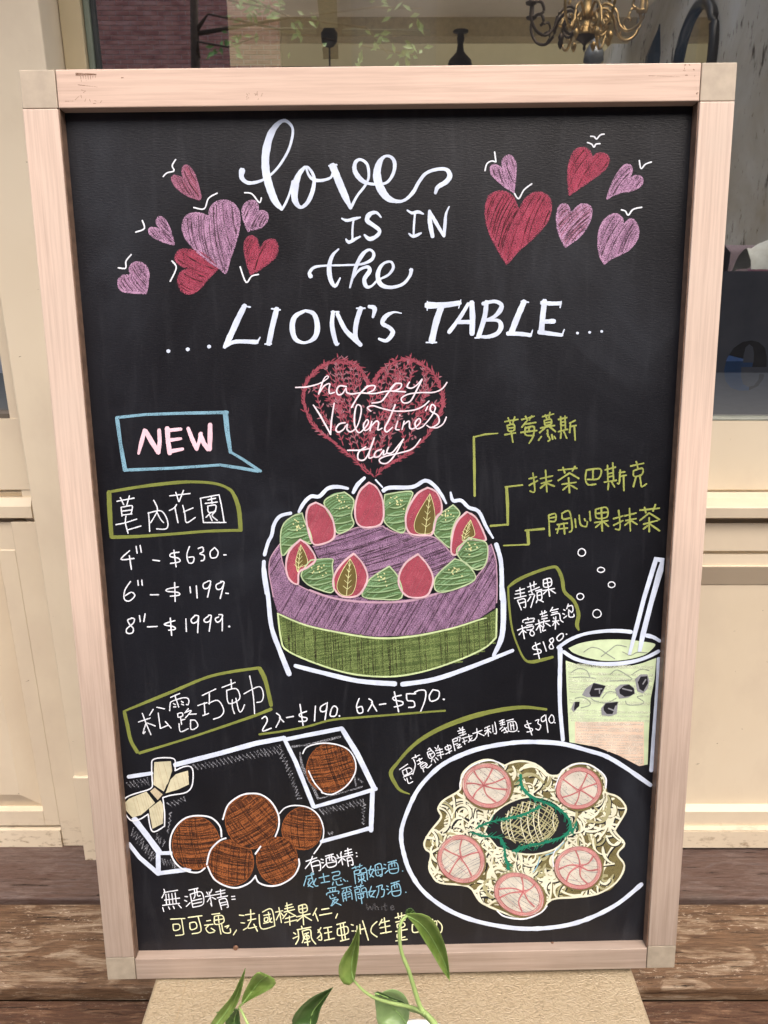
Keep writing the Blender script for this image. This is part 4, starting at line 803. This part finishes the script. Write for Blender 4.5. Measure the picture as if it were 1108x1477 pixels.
words('white truffle prices', 'Q', 'w', 8, "35,220 55,208 65,235 38,290 88,275;118,190 140,215 115,270;135,215 160,240;175,215 215,208;290,180 250,195 255,210 290,217 285,235 245,237;252,140 270,260;340,150 335,235;400,135 370,155 372,180 400,175 408,130;407,150 395,228;430,170 425,205 455,205 465,165 445,150 430,170;476,207,11 479,207,11;590,108 575,150 585,190 610,185 605,155 580,160;645,110 665,130 640,180;660,130 690,180;705,143 742,138;830,90 785,102 790,118 835,127 835,145 790,157;790,70 815,185;860,85 865,120 900,125 905,155 872,160;860,82 912,82;905,75 935,62 968,68 965,120 940,185;1010,60 990,95 1000,125 1040,110 1045,70 1010,60;1071,115,11 1075,115,11")
words('olive underline below the prices', 'Q', 'ol', 12, "20,310,12 150,293,12 300,265,12 430,230,12 600,215,12 800,200,12 1000,185,11 1080,180,12", 'underline')
# --- truffle box
d = Draw('truffle_box_drawing', 'open gift box of brown truffles with a cream bow')
def zig(a, b, amp, n, w=2.4, k='gy'):
    q = []
    for i in range(n+1):
        t = i/n; s_ = 1 if i % 2 else -1
        dx, dy = b[0]-a[0], b[1]-a[1]; L = math.hypot(dx, dy)
        q.append((a[0]+dx*t-dy/L*amp*s_*rr.uniform(.6, 1)+amp*.3*s_, a[1]+dy*t+dx/L*amp*s_*rr.uniform(.6, 1), w*rr.uniform(.7, 1.3)))
    d.ribbon(q, k, 2, .2)
def RS(c, x, y): o = CROPS[c]; return (o[0]+x/o[2], o[1]+y/o[2])
zig(RS('R', 450, 305), RS('R', 820, 225), 5, 34); zig(RS('R', 820, 225), RS('R', 950, 195), 7, 14); zig(RS('R', 945, 215), RS('R', 1000, 350), 6, 14); zig(RS('R', 1000, 350), RS('R', 1055, 490), 6, 16)
zig(RS('R', 65, 405), RS('R', 185, 380), 6, 12); zig(RS('R', 90, 670), RS('R', 215, 830), 9, 22); zig(RS('R', 225, 700), RS('R', 275, 745), 7, 8); zig(RS('R', 310, 560), RS('R', 295, 680), 3, 10); zig(RS('R', 300, 520), RS('R', 395, 482), 4, 10); zig(RS('R', 262, 845), RS('R', 335, 860), 6, 9)
zig(RS('S', 645, 630), RS('S', 950, 560), 5, 26); zig(RS('S', 945, 580), RS('S', 940, 715), 4, 12); zig(RS('S', 700, 780), RS('S', 730, 778), 2, 4)
d.st("445,175,16 560,160,14 690,130,18 780,108,14;500,215,10 520,320,20 580,430,24 625,535,16;625,538,8 760,505,10 935,455,10;880,385,10 890,450,12;905,400,12 935,425,14", 'gy', 14, 'S', 2)
def truf(c, cx, cy, rx, ry, ang, lev, rot=0):
    o = CROPS[c]; p = [(o[0]+x/o[2], o[1]+y/o[2]) for x, y in ell(cx, cy, rx, ry, 26, rot)]
    d.poly(p, 'br', lev); d.hatch(p, 'br2', ang, 3.1, 2.1, lev+1, .1, .05, .4); d.hatch(p, 'br2', ang+1.45, 5.0, 1.3, lev+2, .15, .0, .4); d.hatch(p, 'dk', ang+.1, 3.4, 1.7, lev+3, .4, .04, .7); d.hatch(p, 'dk', ang+1.5, 4.5, 1.3, lev+3, .5, .04, .7); d.outline(p, 'br2', 1.2, lev+3)
truf('R', 457, 740, 138, 152, -.12, 3); truf('S', 515, 745, 138, 148, .05, 3); truf('S', 712, 325, 168, 170, -.25, 3); truf('R', 660, 850, 133, 132, .15, 7); truf('R', 925, 840, 118, 138, -.45, 8); truf('R', 775, 612, 150, 156, -.6, 12)
d.st("R 605,700 595,640 545,590 470,578 400,590 345,635 312,700 310,780 340,850 400,895 470,905 510,880;R 520,860 540,780 590,725 630,708;R 800,800 830,757;R 612,600 640,520 700,470 760,452 830,458 890,500 930,570 935,640 915,700;R 525,870 560,940 620,980 690,995 760,970 800,930;R 800,925 820,965 880,985 950,975 1020,930 1052,870 1050,830;S 360,635 400,595 470,580 560,595 630,650 665,740 655,830 600,915;S 520,220 550,175 640,150 740,155 830,190 880,260 885,350 830,440 750,495 700,505 650,490;S 655,485 600,420 560,340", 'w', 10, 'R', 16)
d.st("R 65,355,22 200,335,22;R 335,287,28 600,220,28 800,165,28 965,135,26;R 100,600,34 170,690,34 245,792,34;R 68,740,22 130,820,24 240,915,26;R 238,800,26 240,915,28;R 250,797,20 312,795,22;R 245,912,24 420,890,24;S 400,125,28 550,95,28 790,50,30;S 790,50,32 900,230,38 1015,465,36;S 385,110,26 470,280,30 595,592,30;S 600,595,24 780,545,26 1030,470,26;S 1005,475,30 1000,620,34 995,760,32;S 1000,740,28 820,790,26 650,835,24", 'W', 24, 'R', 2, smooth=False)
for t in ("215,270 310,265 318,320 295,390 270,440 210,400", "310,370 340,340 410,320 415,400 350,430 280,450", "40,510 70,480 170,440 220,505 140,575 90,590 45,540", "185,540 250,490 270,520 265,625 205,655"):
    p = d.fill(t, 'cream', 'R', 5, False); d.hatch(p, 'cream2', 1.3, 4, .8, 6, .3, 0, .3)
d.fill("190,440 220,415 265,455 235,490", 'cream2', 'R', 6, False)
d.st("205,395 200,300 215,252 325,250 335,300 335,320;335,320 395,295 435,310 435,400 400,445 310,462 265,475;265,475 275,560 275,640;275,640 205,670 180,570;180,570 130,600 80,605 40,545 40,490 80,460 190,425 205,395", 'w', 8, 'R', 6)
d.st("190,440 235,492;220,415 268,455;268,455 290,400", 'blk', 5, 'R', 8)
d.done()
# --- pasta
words('olive curve over the pasta note', 'T', 'ol', 18, "130,555,8 80,535,16 50,500,20 20,430,24 60,370,18 120,300,20 200,232,24 320,165,26 480,105,30 640,65,26 800,45,20 940,58,14", 'label_outline')
words('white Chinese pasta note with its price', 'T', 'w', 6.5, "72,410 120,378;90,420 100,445 145,420 130,400 88,418;110,405 118,432;95,455 150,432;100,465 108,475;115,460 125,492 150,482;135,455 140,465;145,345 190,325;165,325 170,340;155,350 165,385 150,440;175,360 205,345;188,345 195,375;180,380 210,365;195,385 205,405 235,385 220,370 195,385;205,395 228,380;210,405 215,425;225,395 240,400 262,380;240,295 250,285 262,300;235,310 250,345 280,325 262,300 235,310;245,325 270,312;258,335 250,315;265,345 260,365;275,350 285,370;285,340 300,355;280,280 290,290;300,268 298,285;285,300 325,290;290,315 328,305;295,330 335,320;308,285 318,345;340,280 370,268 375,285 350,295 340,280;355,265 368,315;345,320 380,300;385,235 410,225 412,240 388,248;385,235 400,300;393,265 415,258;415,220 430,222 425,245;410,270 432,262 415,285 440,275;425,165 432,178;445,160 440,172;415,185 455,175;422,198 460,188;430,212 465,200;445,170 447,210;440,228 500,212;450,225 458,262;445,250 470,240;480,205 490,240 512,238;500,225 480,250;505,200 560,180;528,170 530,210 515,238;535,195 572,212;605,155 575,168;575,185 610,170;592,160 598,215;595,180 578,205;598,180 612,195;622,150 625,190;635,132 645,195 632,200;662,128 690,118;665,140 692,132;678,118 682,150;670,150 695,145;680,160 665,175;675,185 705,165;690,165 710,195;705,125 745,115;712,135 720,185 765,180 755,130 712,135;728,140 732,178;742,135 748,175;730,155 748,150;720,185 690,195;774,188,8 777,188,8;850,140 815,150 820,163 855,172 855,185 825,192;825,125 855,210;875,125 895,118 890,140 907,155 895,180 878,172;930,92 910,110 915,130 935,120 937,92;938,110 950,195;970,90 955,115 965,138 985,130 982,100 970,90;989,137,8 992,137,8")
d = Draw('pasta_drawing', 'white plate of cream pasta with radish slices and green herbs')
d.st("927,1277 894,1304 857,1323.6 820.5,1335.3 777,1340.3 737,1338.6 687,1328.6 647,1312 613.4,1287 593.5,1258.6 584,1231.5 580,1206 584.4,1182.7 600.7,1144.8 620,1120 642,1101.5 670,1088 696.5,1079.5 730,1073.5 762,1071 809.6,1073.5 851,1084.4 876,1092.5 903.4,1108.7 939.5,1134", 'W', 6.2, 'Z', 2, jit=.12)
PO = "728.8,1105 741.5,1099.7 759,1098.8 777,1105 793.3,1118.7 807.8,1118.7 813,1112 831,1103 851,1104 869,1118 874.6,1135.8 874.6,1144 890.8,1150 901.6,1161 903.4,1172 890.8,1193.6 889,1202 902,1218 892,1233 902,1250 890.6,1273.5 863.9,1290 830.5,1295 797,1298.5 777,1318.6 750,1323.6 717,1312 693.6,1300 676.9,1278.5 636.8,1273.5 623.4,1260 620.5,1249.5 623,1231.5 615,1224 614,1213.4 624,1197 637.7,1179 633.2,1166.5 642,1153.9 664.8,1139.4 667.5,1117.8 682,1103.3 705.4,1096"
pp = d.fill(PO, 'pol', 'Z', 1, True)
hole = [(q[0], q[1]) for q in spline(parse("700,1200 715,1172 745,1154 775,1150 803,1160 822,1182 820,1205 800,1226 760,1233 718,1222", 'Z'), 4)]
cx0, cy0 = 762, 1195
n = 0
while n < 440:
    x, y = rr.uniform(615, 902), rr.uniform(1098, 1322)
    if not inside(x, y, pp) or inside(x, y, hole): continue
    n += 1; a = math.atan2((y-cy0)*1.25, x-cx0)+PI/2+.9*math.sin(x*.045+1.3)*math.cos(y*.05)+rr.uniform(-.45, .45); cu = rr.choice((-1, 1))*rr.uniform(.08, .42); q = []; st_ = rr.uniform(2.6, 4)
    wd = rr.uniform(2.4, 4.2)
    fq = rr.uniform(.08, .28)
    for i in range(rr.randint(9, 26)):
        if not inside(x, y, pp) or inside(x, y, hole): break
        q.append((x, y, wd*(.6 if i == 0 else 1)*(1+.25*math.sin(i*.5)))); x += math.cos(a)*st_; y += math.sin(a)*st_; a += cu*math.sin(.5+i*fq)
    if len(q) > 5:
        k = 'noo' if rr.random() < .82 else 'noo2'; lv = rr.choice((3, 4, 5, 6))
        d.ribbon([(p[0]+.8, p[1]+.9, p[2]+1.6) for p in q], 'pol' if rr.random() < .35 else 'blk', lv-.6, .1, False); d.ribbon(q, k, lv, .12)
d.outline(pp, 'noo', 2.8, 7, .15)
d.poly(hole, 'blk', 8); d.outline(hole, 'noo', 2.2, 9, .2)
nst = ell(765, 1187, 43, 32, 24, -.1); d.hatch(nst, 'noo2', -.9, 5, 1.6, 10, .15, .08, .3); d.hatch(nst, 'noo2', .5, 5.5, 1.5, 11, .15, -.08, .3); d.hatch(nst, 'noo', 1.5, 8, 1.2, 12, .3, .1, .3); d.hatch(nst, 'noo2', -.2, 8, 1.2, 12, .3, .15, .3)
def sprig(txt, w=3.0):
    p = spline(parse(txt, 'Z', w), 5); p = [(a, b, min(c, 4.6)*.8) for a, b, c in p]; d.ribbon(p, 'herb', 13, .4); d.ribbon([(a+rr.uniform(-1.6, 1.6), b+rr.uniform(-1.6, 1.6), 1.4) for a, b, c in p], 'herb', 13.5, .4)
    for i in range(1, len(p)-1):
        t = math.atan2(p[i+1][1]-p[i-1][1], p[i+1][0]-p[i-1][0]); s_ = rr.choice((-1, 1)); t += s_*rr.uniform(.4, 1.0); L = rr.uniform(5, 12)
        d.ribbon([(p[i][0], p[i][1], 1.6), (p[i][0]+L*math.cos(t), p[i][1]+L*math.sin(t), .6)], 'herb', 14, 0, False)
sprig("752,1118,5 753,1132,6 762,1145,6 776,1154 792,1160 808,1168 820,1180,6 824,1192,7 818,1204,6 800,1212 780,1217 762,1220 745,1228"); sprig("688,1195 700,1188 716,1184 730,1181,6 750,1177 768,1170 780,1163"); sprig("680,1200 700,1206 720,1208 728,1218,5 730,1235 733,1246,7 735,1254"); sprig("833,1185 830,1194 826,1202"); sprig("740,1228 755,1222 770,1218")
d.st("815,1215 802,1228 788,1234;780,1236 776,1250 770,1258", 'tx', 1.5, 'Z', 13)
def slice_(cx, cy, rx, ry, rot, n):
    p = ell(cx, cy, rx, ry, 28, rot, .015); d.poly([(x+1.2, y+1.2) for x, y in ell(cx, cy, rx+1.6, ry+1.6, 28, rot)], 'pol', 15); d.poly(p, 'rad2', 16); d.hatch(p, 'rad3', .7, 14, .5, 17, .5, 0, .4)
    d.hatch(p, 'halo', rr.uniform(0, 3), 4.5, .6, 17, .4, .05, .6)
    for k in range(40):
        a = rr.uniform(0, 2*PI); r = math.sqrt(rr.random())*.75; x, y = cx+rx*r*math.cos(a), cy+ry*r*math.sin(a); d.ribbon([(x, y, .9), (x+rr.uniform(-2, 2), y+rr.uniform(-1.5, 1.5), .7)], rr.choice(('halo', 'gyt', 'cream')), 17, 0, False)
    ox, oy, tw = rr.uniform(-6, 6), rr.uniform(-5, 5), rr.uniform(-.5, .5)
    for k in range(n):
        a = rot+2*PI*k/n+rr.uniform(-.35, .35); ex, ey = cx+rx*.82*math.cos(a), cy+ry*.82*math.sin(a); mx_, my_ = cx+ox*.6+rx*.42*math.cos(a+tw+rr.uniform(-.2, .2)), cy+oy*.6+ry*.42*math.sin(a+tw)
        d.ribbon(spline([(cx+ox+rr.uniform(-3, 3), cy+oy+rr.uniform(-2, 2), 3.0), (mx_, my_, 2.2), (ex, ey, 3.2)], 4), 'rad', 18, .2); d.ribbon(spline([(cx+ox, cy+oy, 1.2), (mx_, my_, .8), (ex, ey, 1)], 4), 'rad3', 19, .3, False)
    d.outline([(cx+(x-cx)*.90, cy+(y-cy)*.90) for x, y in p], 'rad', 3.8, 18, .3); d.outline([(cx+(x-cx)*.985, cy+(y-cy)*.985) for x, y in p], 'rad3', .9, 20, .4); d.outline([(cx+(x-cx)*.82, cy+(y-cy)*.82) for x, y in p], 'rad3', .8, 20, .4)
slice_(703.6, 1133, 36, 32, .3, 7); slice_(835.7, 1137.6, 33, 30, -.2, 6); slice_(666.6, 1238.7, 36, 33, .9, 5); slice_(835.5, 1251.8, 34.5, 31, .1, 6); slice_(750.3, 1290, 38, 29.5, .5, 6)
d.st("U 525,435,8 525,380,10 560,300,10 640,235,10 750,203,11 830,220,10 880,265,8;V 285,430,8 320,330,10 370,270,10 450,235,11 550,240,11 640,290,12 690,350,14 690,425,12;W 445,400,6 480,425,7 560,435,8 630,410,7 660,380,6;W 700,130,5 685,165,5 688,210,5", 'w', 10, 'U', 17)
d.done()
# --- bottom notes
words('white Chinese note without alcohol', 'X', 'w', 8.5, "95,322 100,345 80,388;95,347 200,330;110,360 115,440;130,358 140,440;155,355 165,435;180,350 190,430;100,405 215,390;85,445 215,430;85,460 95,492;130,455 140,475;165,450 175,470;205,440 228,465;255,378 275,380;252,408 270,415;265,455 295,425;285,330 355,315;295,360 315,460;295,362 380,345 395,435 318,460;325,320 332,370 322,395;345,320 352,372 372,372;308,412 385,395;315,435 385,420;420,345 432,365;460,325 450,350;410,380 490,365;440,345 460,450 450,430;445,390 425,420;460,385 490,400;490,345 560,330;495,365 560,352;500,390 580,375;525,325 530,385;515,410 535,478;515,405 565,395 585,455 575,462;525,430 570,420;528,448 575,438;610,380 635,378;612,402 638,400")
words('pale yellow Chinese list of flavours', 'X', 'py', 9, "145,550 255,545;165,590 172,635 215,625 210,590 165,590;230,548 245,650 240,668 185,675;280,538 385,525;292,580 300,630 345,615 335,575 292,580;355,530 378,640 310,662;420,565 450,560;405,598 470,590;435,600 415,625 440,655 480,648;455,620 485,640;460,515 520,508;480,530 485,590 550,575 540,525 480,530;483,560 545,550;510,530 515,580;515,590 530,665;535,590 550,650 600,655 600,625;560,610 590,600 575,620;648,635 625,672;670,522 705,525;682,580 710,582;700,635 725,620;715,520 785,510;755,480 758,560;735,562 795,550;758,565 735,620 800,610;780,590 808,645;820,518 838,625 940,605;845,500 915,478 940,605;855,525 905,515;860,545 862,570 885,565 885,540 860,545;855,585 890,578;890,500 905,570 920,575;915,545 895,575;945,500 1000,490;970,465 990,580;975,510 950,560;985,505 1005,530;1020,455 1070,440;1015,475 1080,460;1010,500 1090,480;1030,430 1038,500;1030,510 1000,550;1045,500 1100,530;1020,550 1090,530;1015,580 1108,560;1050,530 1055,600;Y 60,415 68,460 118,448 108,405 60,415;Y 65,438 112,428;Y 85,405 95,545;Y 45,490 140,470;Y 85,490 50,520;Y 100,485 150,515;Y 185,430 160,480;Y 175,465 195,520;Y 220,440 270,432;Y 205,480 290,465;Y 330,470 318,500;Y 80,555 85,570;Y 50,580 145,562;Y 55,580 60,640 40,680;Y 25,600 40,610;Y 22,640 55,625;Y 85,590 95,640 85,670;Y 85,590 140,580 150,640 180,680;Y 100,610 130,600;Y 100,625 105,645 132,640 128,620 100,625;Y 115,605 125,690;Y 100,670 140,660;Y 215,565 195,600;Y 195,580 215,610 220,650 200,650;Y 220,610 190,640;Y 235,570 290,560;Y 240,605 290,595;Y 240,655 310,640;Y 262,565 272,650;Y 325,545 385,530;Y 330,575 335,620 400,605 395,560 330,575;Y 350,545 365,655;Y 370,535 385,645;Y 350,660 410,645;Y 425,545 440,550;Y 430,590 445,590;Y 440,650 455,630;Y 465,555 470,640;Y 485,545 490,610;Y 505,520 545,655;Y 455,590 475,600;Y 492,580 525,572;Y 605,525 570,560 565,600 605,632;Y 640,510 620,550;Y 630,535 690,520;Y 625,570 695,555;Y 630,608 705,595;Y 655,500 668,605;Y 730,500 800,480;Y 750,468 755,505;Y 775,465 775,500;Y 735,530 800,515;Y 745,545 750,570 795,560 790,535 745,545;Y 735,595 815,580;Y 745,615 750,640 800,632;Y 735,660 815,650;Y 770,510 775,650;Y 850,548 855,600 905,590 900,545 850,548;Y 980,532 1018,525 1012,575 985,592;Y 990,510 998,545;Y 1025,520 1055,555 1050,600 1010,625")
words('white Chinese heading with alcohol', 'Y', 'w', 8.5, "110,105 185,80;155,70 140,110 105,155;145,120 160,180;145,115 200,100 212,160 200,170;155,140 205,130;215,90 230,95;218,115 232,115;225,150 248,125;245,70 300,55;250,85 262,145 320,130 305,75 250,85;270,65 275,100;285,62 292,98 305,98;260,118 315,108;325,60 335,75;355,40 352,60;325,85 385,70;350,50 365,130;355,90 335,115;365,85 385,100;380,35 425,22;380,55 430,42;380,72 435,60;400,15 405,70;395,85 405,140;395,85 425,78 438,128 425,130;400,105 430,98;459,47,10 462,48,10;462,71,10 465,72,10")
words('light blue Chinese list of liqueurs', 'Y', 'tx', 7.5, "110,210 165,195;115,210 95,275;125,230 155,220;135,235 125,265 160,285;155,245 125,280;145,190 170,270 195,275;180,225 160,265;150,185 165,190;200,220 270,205;230,190 240,250;215,255 275,245;290,185 340,175 340,200 300,210 305,235 355,220;300,250 295,270;320,245 330,270 365,265;350,235 355,245;370,230 385,245;396,243 400,243;430,155 500,135;450,140 458,160;485,125 482,150;445,175 455,262;445,175 480,165 480,190 450,195;490,165 525,155 538,235;490,165 495,188 528,182;470,205 515,195;475,220 480,235 512,225 508,205;492,195 500,260;490,235 475,250;500,230 525,245;540,170 580,160;562,140 550,190 580,215;580,165 555,215;590,135 600,205 640,195;590,135 630,125 640,200 625,212;580,172 648,160;608,145 612,155;610,180 615,190;652,128 665,133;650,155 665,158;660,190 680,170;680,115 740,100;685,130 695,188 750,180 740,118 685,130;705,112 708,145;722,108 728,142;692,165 748,155;780,175 784,175;262,295 318,285;275,305 280,320;295,300 298,318;315,295 312,312;255,340 262,325 335,312 335,330;275,345 285,365 320,355;295,335 300,345;310,365 285,415;295,380 335,370 290,415;300,385 355,410;360,295 425,280;390,290 395,320;375,305 365,320;410,295 425,310;362,330 372,385;362,330 420,318 432,370;385,325 392,380;375,345 385,340;402,335 415,330;378,365 388,360;402,355 418,350;445,290 510,275;462,278 468,298;492,265 490,290;450,305 462,380;450,305 480,298 482,320 455,325;495,300 525,292 538,360;495,300 500,320 528,315;470,338 515,328;475,350 480,365 510,355 508,335;490,325 500,400;540,320 595,310;565,280 550,340 585,355;590,310 560,355;600,285 640,272 635,300 655,305 650,345 635,355;615,285 615,320 600,360;670,278 682,283;672,300 685,305;680,335 700,315;700,262 758,245;705,280 715,345 768,335 755,265 705,280;722,258 728,295;738,252 745,290;712,318 765,308;803,322 807,322")
words('faint rubbed-out word White', 'Y', 'ghost', 8, "530,405 540,445 555,420 570,445 580,405;590,400 592,445 595,425 610,425 615,445;635,420 638,445;660,400 662,445 675,440;645,420 680,415;700,430 720,425 715,415 700,425 705,445 725,440", lev=1)
# screw heads on the inner ledge
for px, py in exec_later:
    u, v_ = bd(px, py); bm = bmesh.new(); bmesh.ops.create_cone(bm, cap_ends=True, segments=14, radius1=.0042, radius2=.0032, depth=.003)
    bmesh.ops.rotate(bm, verts=bm.verts, cent=(0, 0, 0), matrix=Matrix.Rotation(PI/2, 3, 'X')); bmesh.ops.translate(bm, verts=bm.verts, vec=(u, .0155, v_))
    bm_obj('screw', bm, plain('rusty_screw', (.20, .11, .07), .5, .5, .5, .3, 300), sg)
# worn marks on the frame face
def marks(name, pts, k):
    vs, fs = [], []
    for (px, py, dx, dy, w_) in pts:
        s = .9/1038; u, v_ = (px-544)*s-.0005, HH-(py-95.5)*.045/54; h = w_*s*.5; ddx, ddy = dx*s, -dy*.045/54
        L = math.hypot(ddx, ddy); nx, ny = -ddy/L*h, ddx/L*h; b = len(vs)
        vs.extend([(u+nx, -.00012, v_+ny), (u-nx, -.00012, v_-ny), (u+ddx-nx*.4, -.00012, v_+ddy-ny*.4), (u+ddx+nx*.4, -.00012, v_+ddy+ny*.4)]); fs.append((b, b+1, b+2, b+3))
    tag(mesh_obj(name, vs, fs, CH[k], sg), kind='stuff')
mk = [(107, 102.5, 30, .5, 4), (109, 117, 28, 3.5, .8), (88, 139.5, 14, 0, .6), (103, 138, 7, -6, .6), (112, 131, 1, 5, .8), (172, 108, 4, 0, 1.5), (113, 124, 6, 2, .6), (116, 128, 4, -3, .6),
      (124, 137, 1, 4, .8), (117, 140, 2, -4, .8), (129, 143, 4, 0, .8), (131, 139, 3, 1, .7), (139, 142, 3, -3, .7)]
for k in range(7): mk.append((114+k*3.5, 104.5, rr.uniform(-.4, .6), rr.uniform(3, 9), .9))
for k in range(16): mk.append((345+rr.uniform(0, 28), 133+rr.uniform(-3, 10), rr.uniform(-1, 2.5), rr.uniform(-3, 3), .8))
for k in range(14): mk.append((985+rr.uniform(0, 18), 96+rr.uniform(0, 18), rr.uniform(-1, 2.5), rr.uniform(-2, 2), 1.2))
mk.append((935, 113, 45, 1.5, .5)); mk.append((1006, 139, 3, -2, 2.5))
marks('scuff_marks', mk, 'wear')
# ------------------------------------------------------------------ pothos plant in a white pot in front of the board
M_leaf = N('glossy_pothos_leaf'); nn = M_leaf.noise(M_leaf.co((1, 1, 1)), 45, 4); cc_ = M_leaf.ramp(nn, [(.25, (.085, .145, .028)), (.5, (.13, .20, .045)), (.75, (.20, .27, .075))])
M_leaf.bump(M_leaf.noise(M_leaf.co((1, 1, 1)), 160, 2), .15, .001); M_leaf.b.inputs['Subsurface Weight'].default_value = 0
M_leaf = M_leaf.fin(cc_, .42, .4); 
M_leafD = N('dark_pothos_leaf'); nn = M_leafD.noise(M_leafD.co((1, 1, 1)), 45, 4); M_leafD = M_leafD.fin(M_leafD.ramp(nn, [(.3, (.030, .065, .016)), (.7, (.05, .10, .025))]), .35, .5)
M_stem = plain('green_stem', (.26, .36, .12), .5, .4, 0, .15, 60); M_rib = plain('pale_leaf_rib', (.20, .32, .10), .5)
pt = at(602, 1500, .66)
pz = BT
pl = empty('potted_pothos', (.045, .665, pz)); tag(pl, 'trailing green pothos plant in a white pot on the gold bench', 'plant')
base = Vector((.045, .665, pz))
def PL(x, y, Y, c=(280, 1300, 2.77)): return at(c[0]+x/c[2], c[1]+y/c[2], Y)-base
v, f = lathe([(.001, .001), (.040, .001), (.046, .010), (.057, .113), (.062, .120), (.0625, .128), (.058, .130), (.055, .126), (.053, .116), (.001, .112)], 0, 0, 40)
mesh_obj('pot', v, f, plain('white_glazed_ceramic', (.74, .72, .68), .3, .5, 0, .04, 20), pl, smooth=True)
v, f = lathe([(.001, .1165), (.03, .118), (.0525, .1155)], 0, 0, 20); mesh_obj('soil', v, f, plain('dark_soil', (.03, .02, .015), .95), pl)
def leaf(left, right, mid, Y, fold=.012, mat=M_leaf, dy=0):
    """left edge, right edge and midrib traced from base to tip; folded along the rib, tip leaning by dy"""
    n = 12
    def rs(t):
        p = spline([tuple(map(float, q.split(','))) for q in t.split()], 6); L = [0]
        for a, b in zip(p, p[1:]): L.append(L[-1]+math.dist(a, b))
        o = []
        for i in range(n+1):
            s_ = L[-1]*i/n; j = max(k for k in range(len(L)) if L[k] <= s_+1e-9); j = min(j, len(p)-2); t_ = (s_-L[j])/max(1e-6, L[j+1]-L[j]); o.append((p[j][0]+(p[j+1][0]-p[j][0])*t_, p[j][1]+(p[j+1][1]-p[j][1])*t_))
        return o
    A, B, Mi = rs(left), rs(right), rs(mid); vs, fs = [], []
    for i in range(n+1):
        Yb = Y+dy*i/n; s_ = math.sin(PI*i/n)
        for j, u in enumerate((0, .33, .66, 1, 1.33, 1.66, 2)):
            p = (A[i][0]+(Mi[i][0]-A[i][0])*u, A[i][1]+(Mi[i][1]-A[i][1])*u) if u <= 1 else (Mi[i][0]+(B[i][0]-Mi[i][0])*(u-1), Mi[i][1]+(B[i][1]-Mi[i][1])*(u-1))
            k = 1-abs(u-1); vs.append(PL(p[0], p[1], Yb+fold*s_*k*(2-k)+.0015*math.sin(i*2.1+j)*s_))
    for i in range(n):
        for j in range(6):
            a = i*7+j; fs.append((a, a+1, a+8, a+7))
    o = mesh_obj('leaf', vs, fs, mat, pl, smooth=True)
    so_ = o.modifiers.new('thickness', 'SOLIDIFY'); so_.thickness = .0006; so_.offset = 0
    v, f = tube([vs[i*7+3]+Vector((0, -.0007, 0)) for i in range(n+1)], [.0009*(1-i/n*.7) for i in range(n+1)], 5)
    rb = mesh_obj('leaf_rib', v, f, M_rib, o, smooth=True)
    return o
leaf("848,60 878,92 915,150 955,215 990,275 1022,318", "850,50 900,48 950,70 985,130 1012,215 1022,318", "846,56 895,80 940,130 980,200 1008,262 1022,318", .70, .014)
leaf("848,58 845,45 852,32 866,28 875,34", "846,66 862,62 875,56 884,46 875,34", "847,60 856,52 864,44 872,38 875,34", .705, .004, M_leafD)
leaf("640,320 612,338 585,315 577,270 592,225 628,170 660,95", "640,320 648,270 657,210 660,150 660,95", "640,320 630,280 632,230 645,165 660,95", .72, .012)
leaf("858,470 860,420 840,375 800,352 760,360 745,372", "840,500 780,500 735,490 728,440 722,395 722,366 745,372", "850,488 820,450 790,420 765,395 745,372", .70, .012, plain('pale_pothos_leaf', (.20, .30, .12), .35, .5, 0, .12, 50))
leaf("722,366 760,385 800,400 840,412 862,425", "722,366 740,362 790,385 830,400 862,425", "722,366 745,372 795,392 835,406 862,425", .69, .003, M_leafD)
leaf("470,520 425,515 392,500 392,475 410,440 470,385 555,345", "470,520 492,480 505,430 530,385 555,345", "470,520 465,480 475,440 505,400 555,345", .66, .012, M_leafD)
leaf("190,415 193,385 215,335 245,290 265,283", "190,415 230,390 285,362 325,335 318,308 265,283", "190,415 215,380 245,340 270,312 290,298", .67, .010)
leaf("60,500 100,440 150,380 180,320 205,268", "100,510 150,450 180,390 195,330 205,268", "78,505 125,445 165,385 188,325 205,268", .66, .008)
leaf("150,520 125,500 130,475 150,450 176,428", "200,520 185,490 182,460 176,428", "172,520 160,490 165,455 176,428", .66, .006, M_leafD)
leaf("176,430 150,432 120,438 88,444", "176,430 150,440 120,444 88,444", "176,430 150,436 120,441 88,444", .675, .002, M_leafD)
def stem(txt, Y0, Y1, r0, r1, name='stem'):
    p = spline([tuple(map(float, q.split(','))) for q in txt.split()], 5); n = len(p)
    v, f = tube([PL(q[0], q[1], Y0+(Y1-Y0)*i/(n-1)) for i, q in enumerate(p)], [r0+(r1-r0)*i/(n-1) for i in range(n)], 8); mesh_obj(name, v, f, M_stem, pl, smooth=True)
stem("968,500 935,458 905,425 880,350 855,270 828,200 820,120 830,80 850,58", .655, .70, .0034, .0016)
stem("925,450 890,432 850,420 780,405 720,385 680,360 655,335 640,318", .66, .72, .0028, .0013)
stem("960,490 935,462 900,438 865,430", .656, .69, .0042, .0032)
stem("330,640 260,560 215,490 190,440 180,425 190,412", .62, .67, .0018, .0012)
stem("1000,640 700,700 400,690 330,640", .64, .62, .0022, .0018)
stem("980,600 800,640 600,600 480,560 470,520", .64, .66, .0022, .0014)
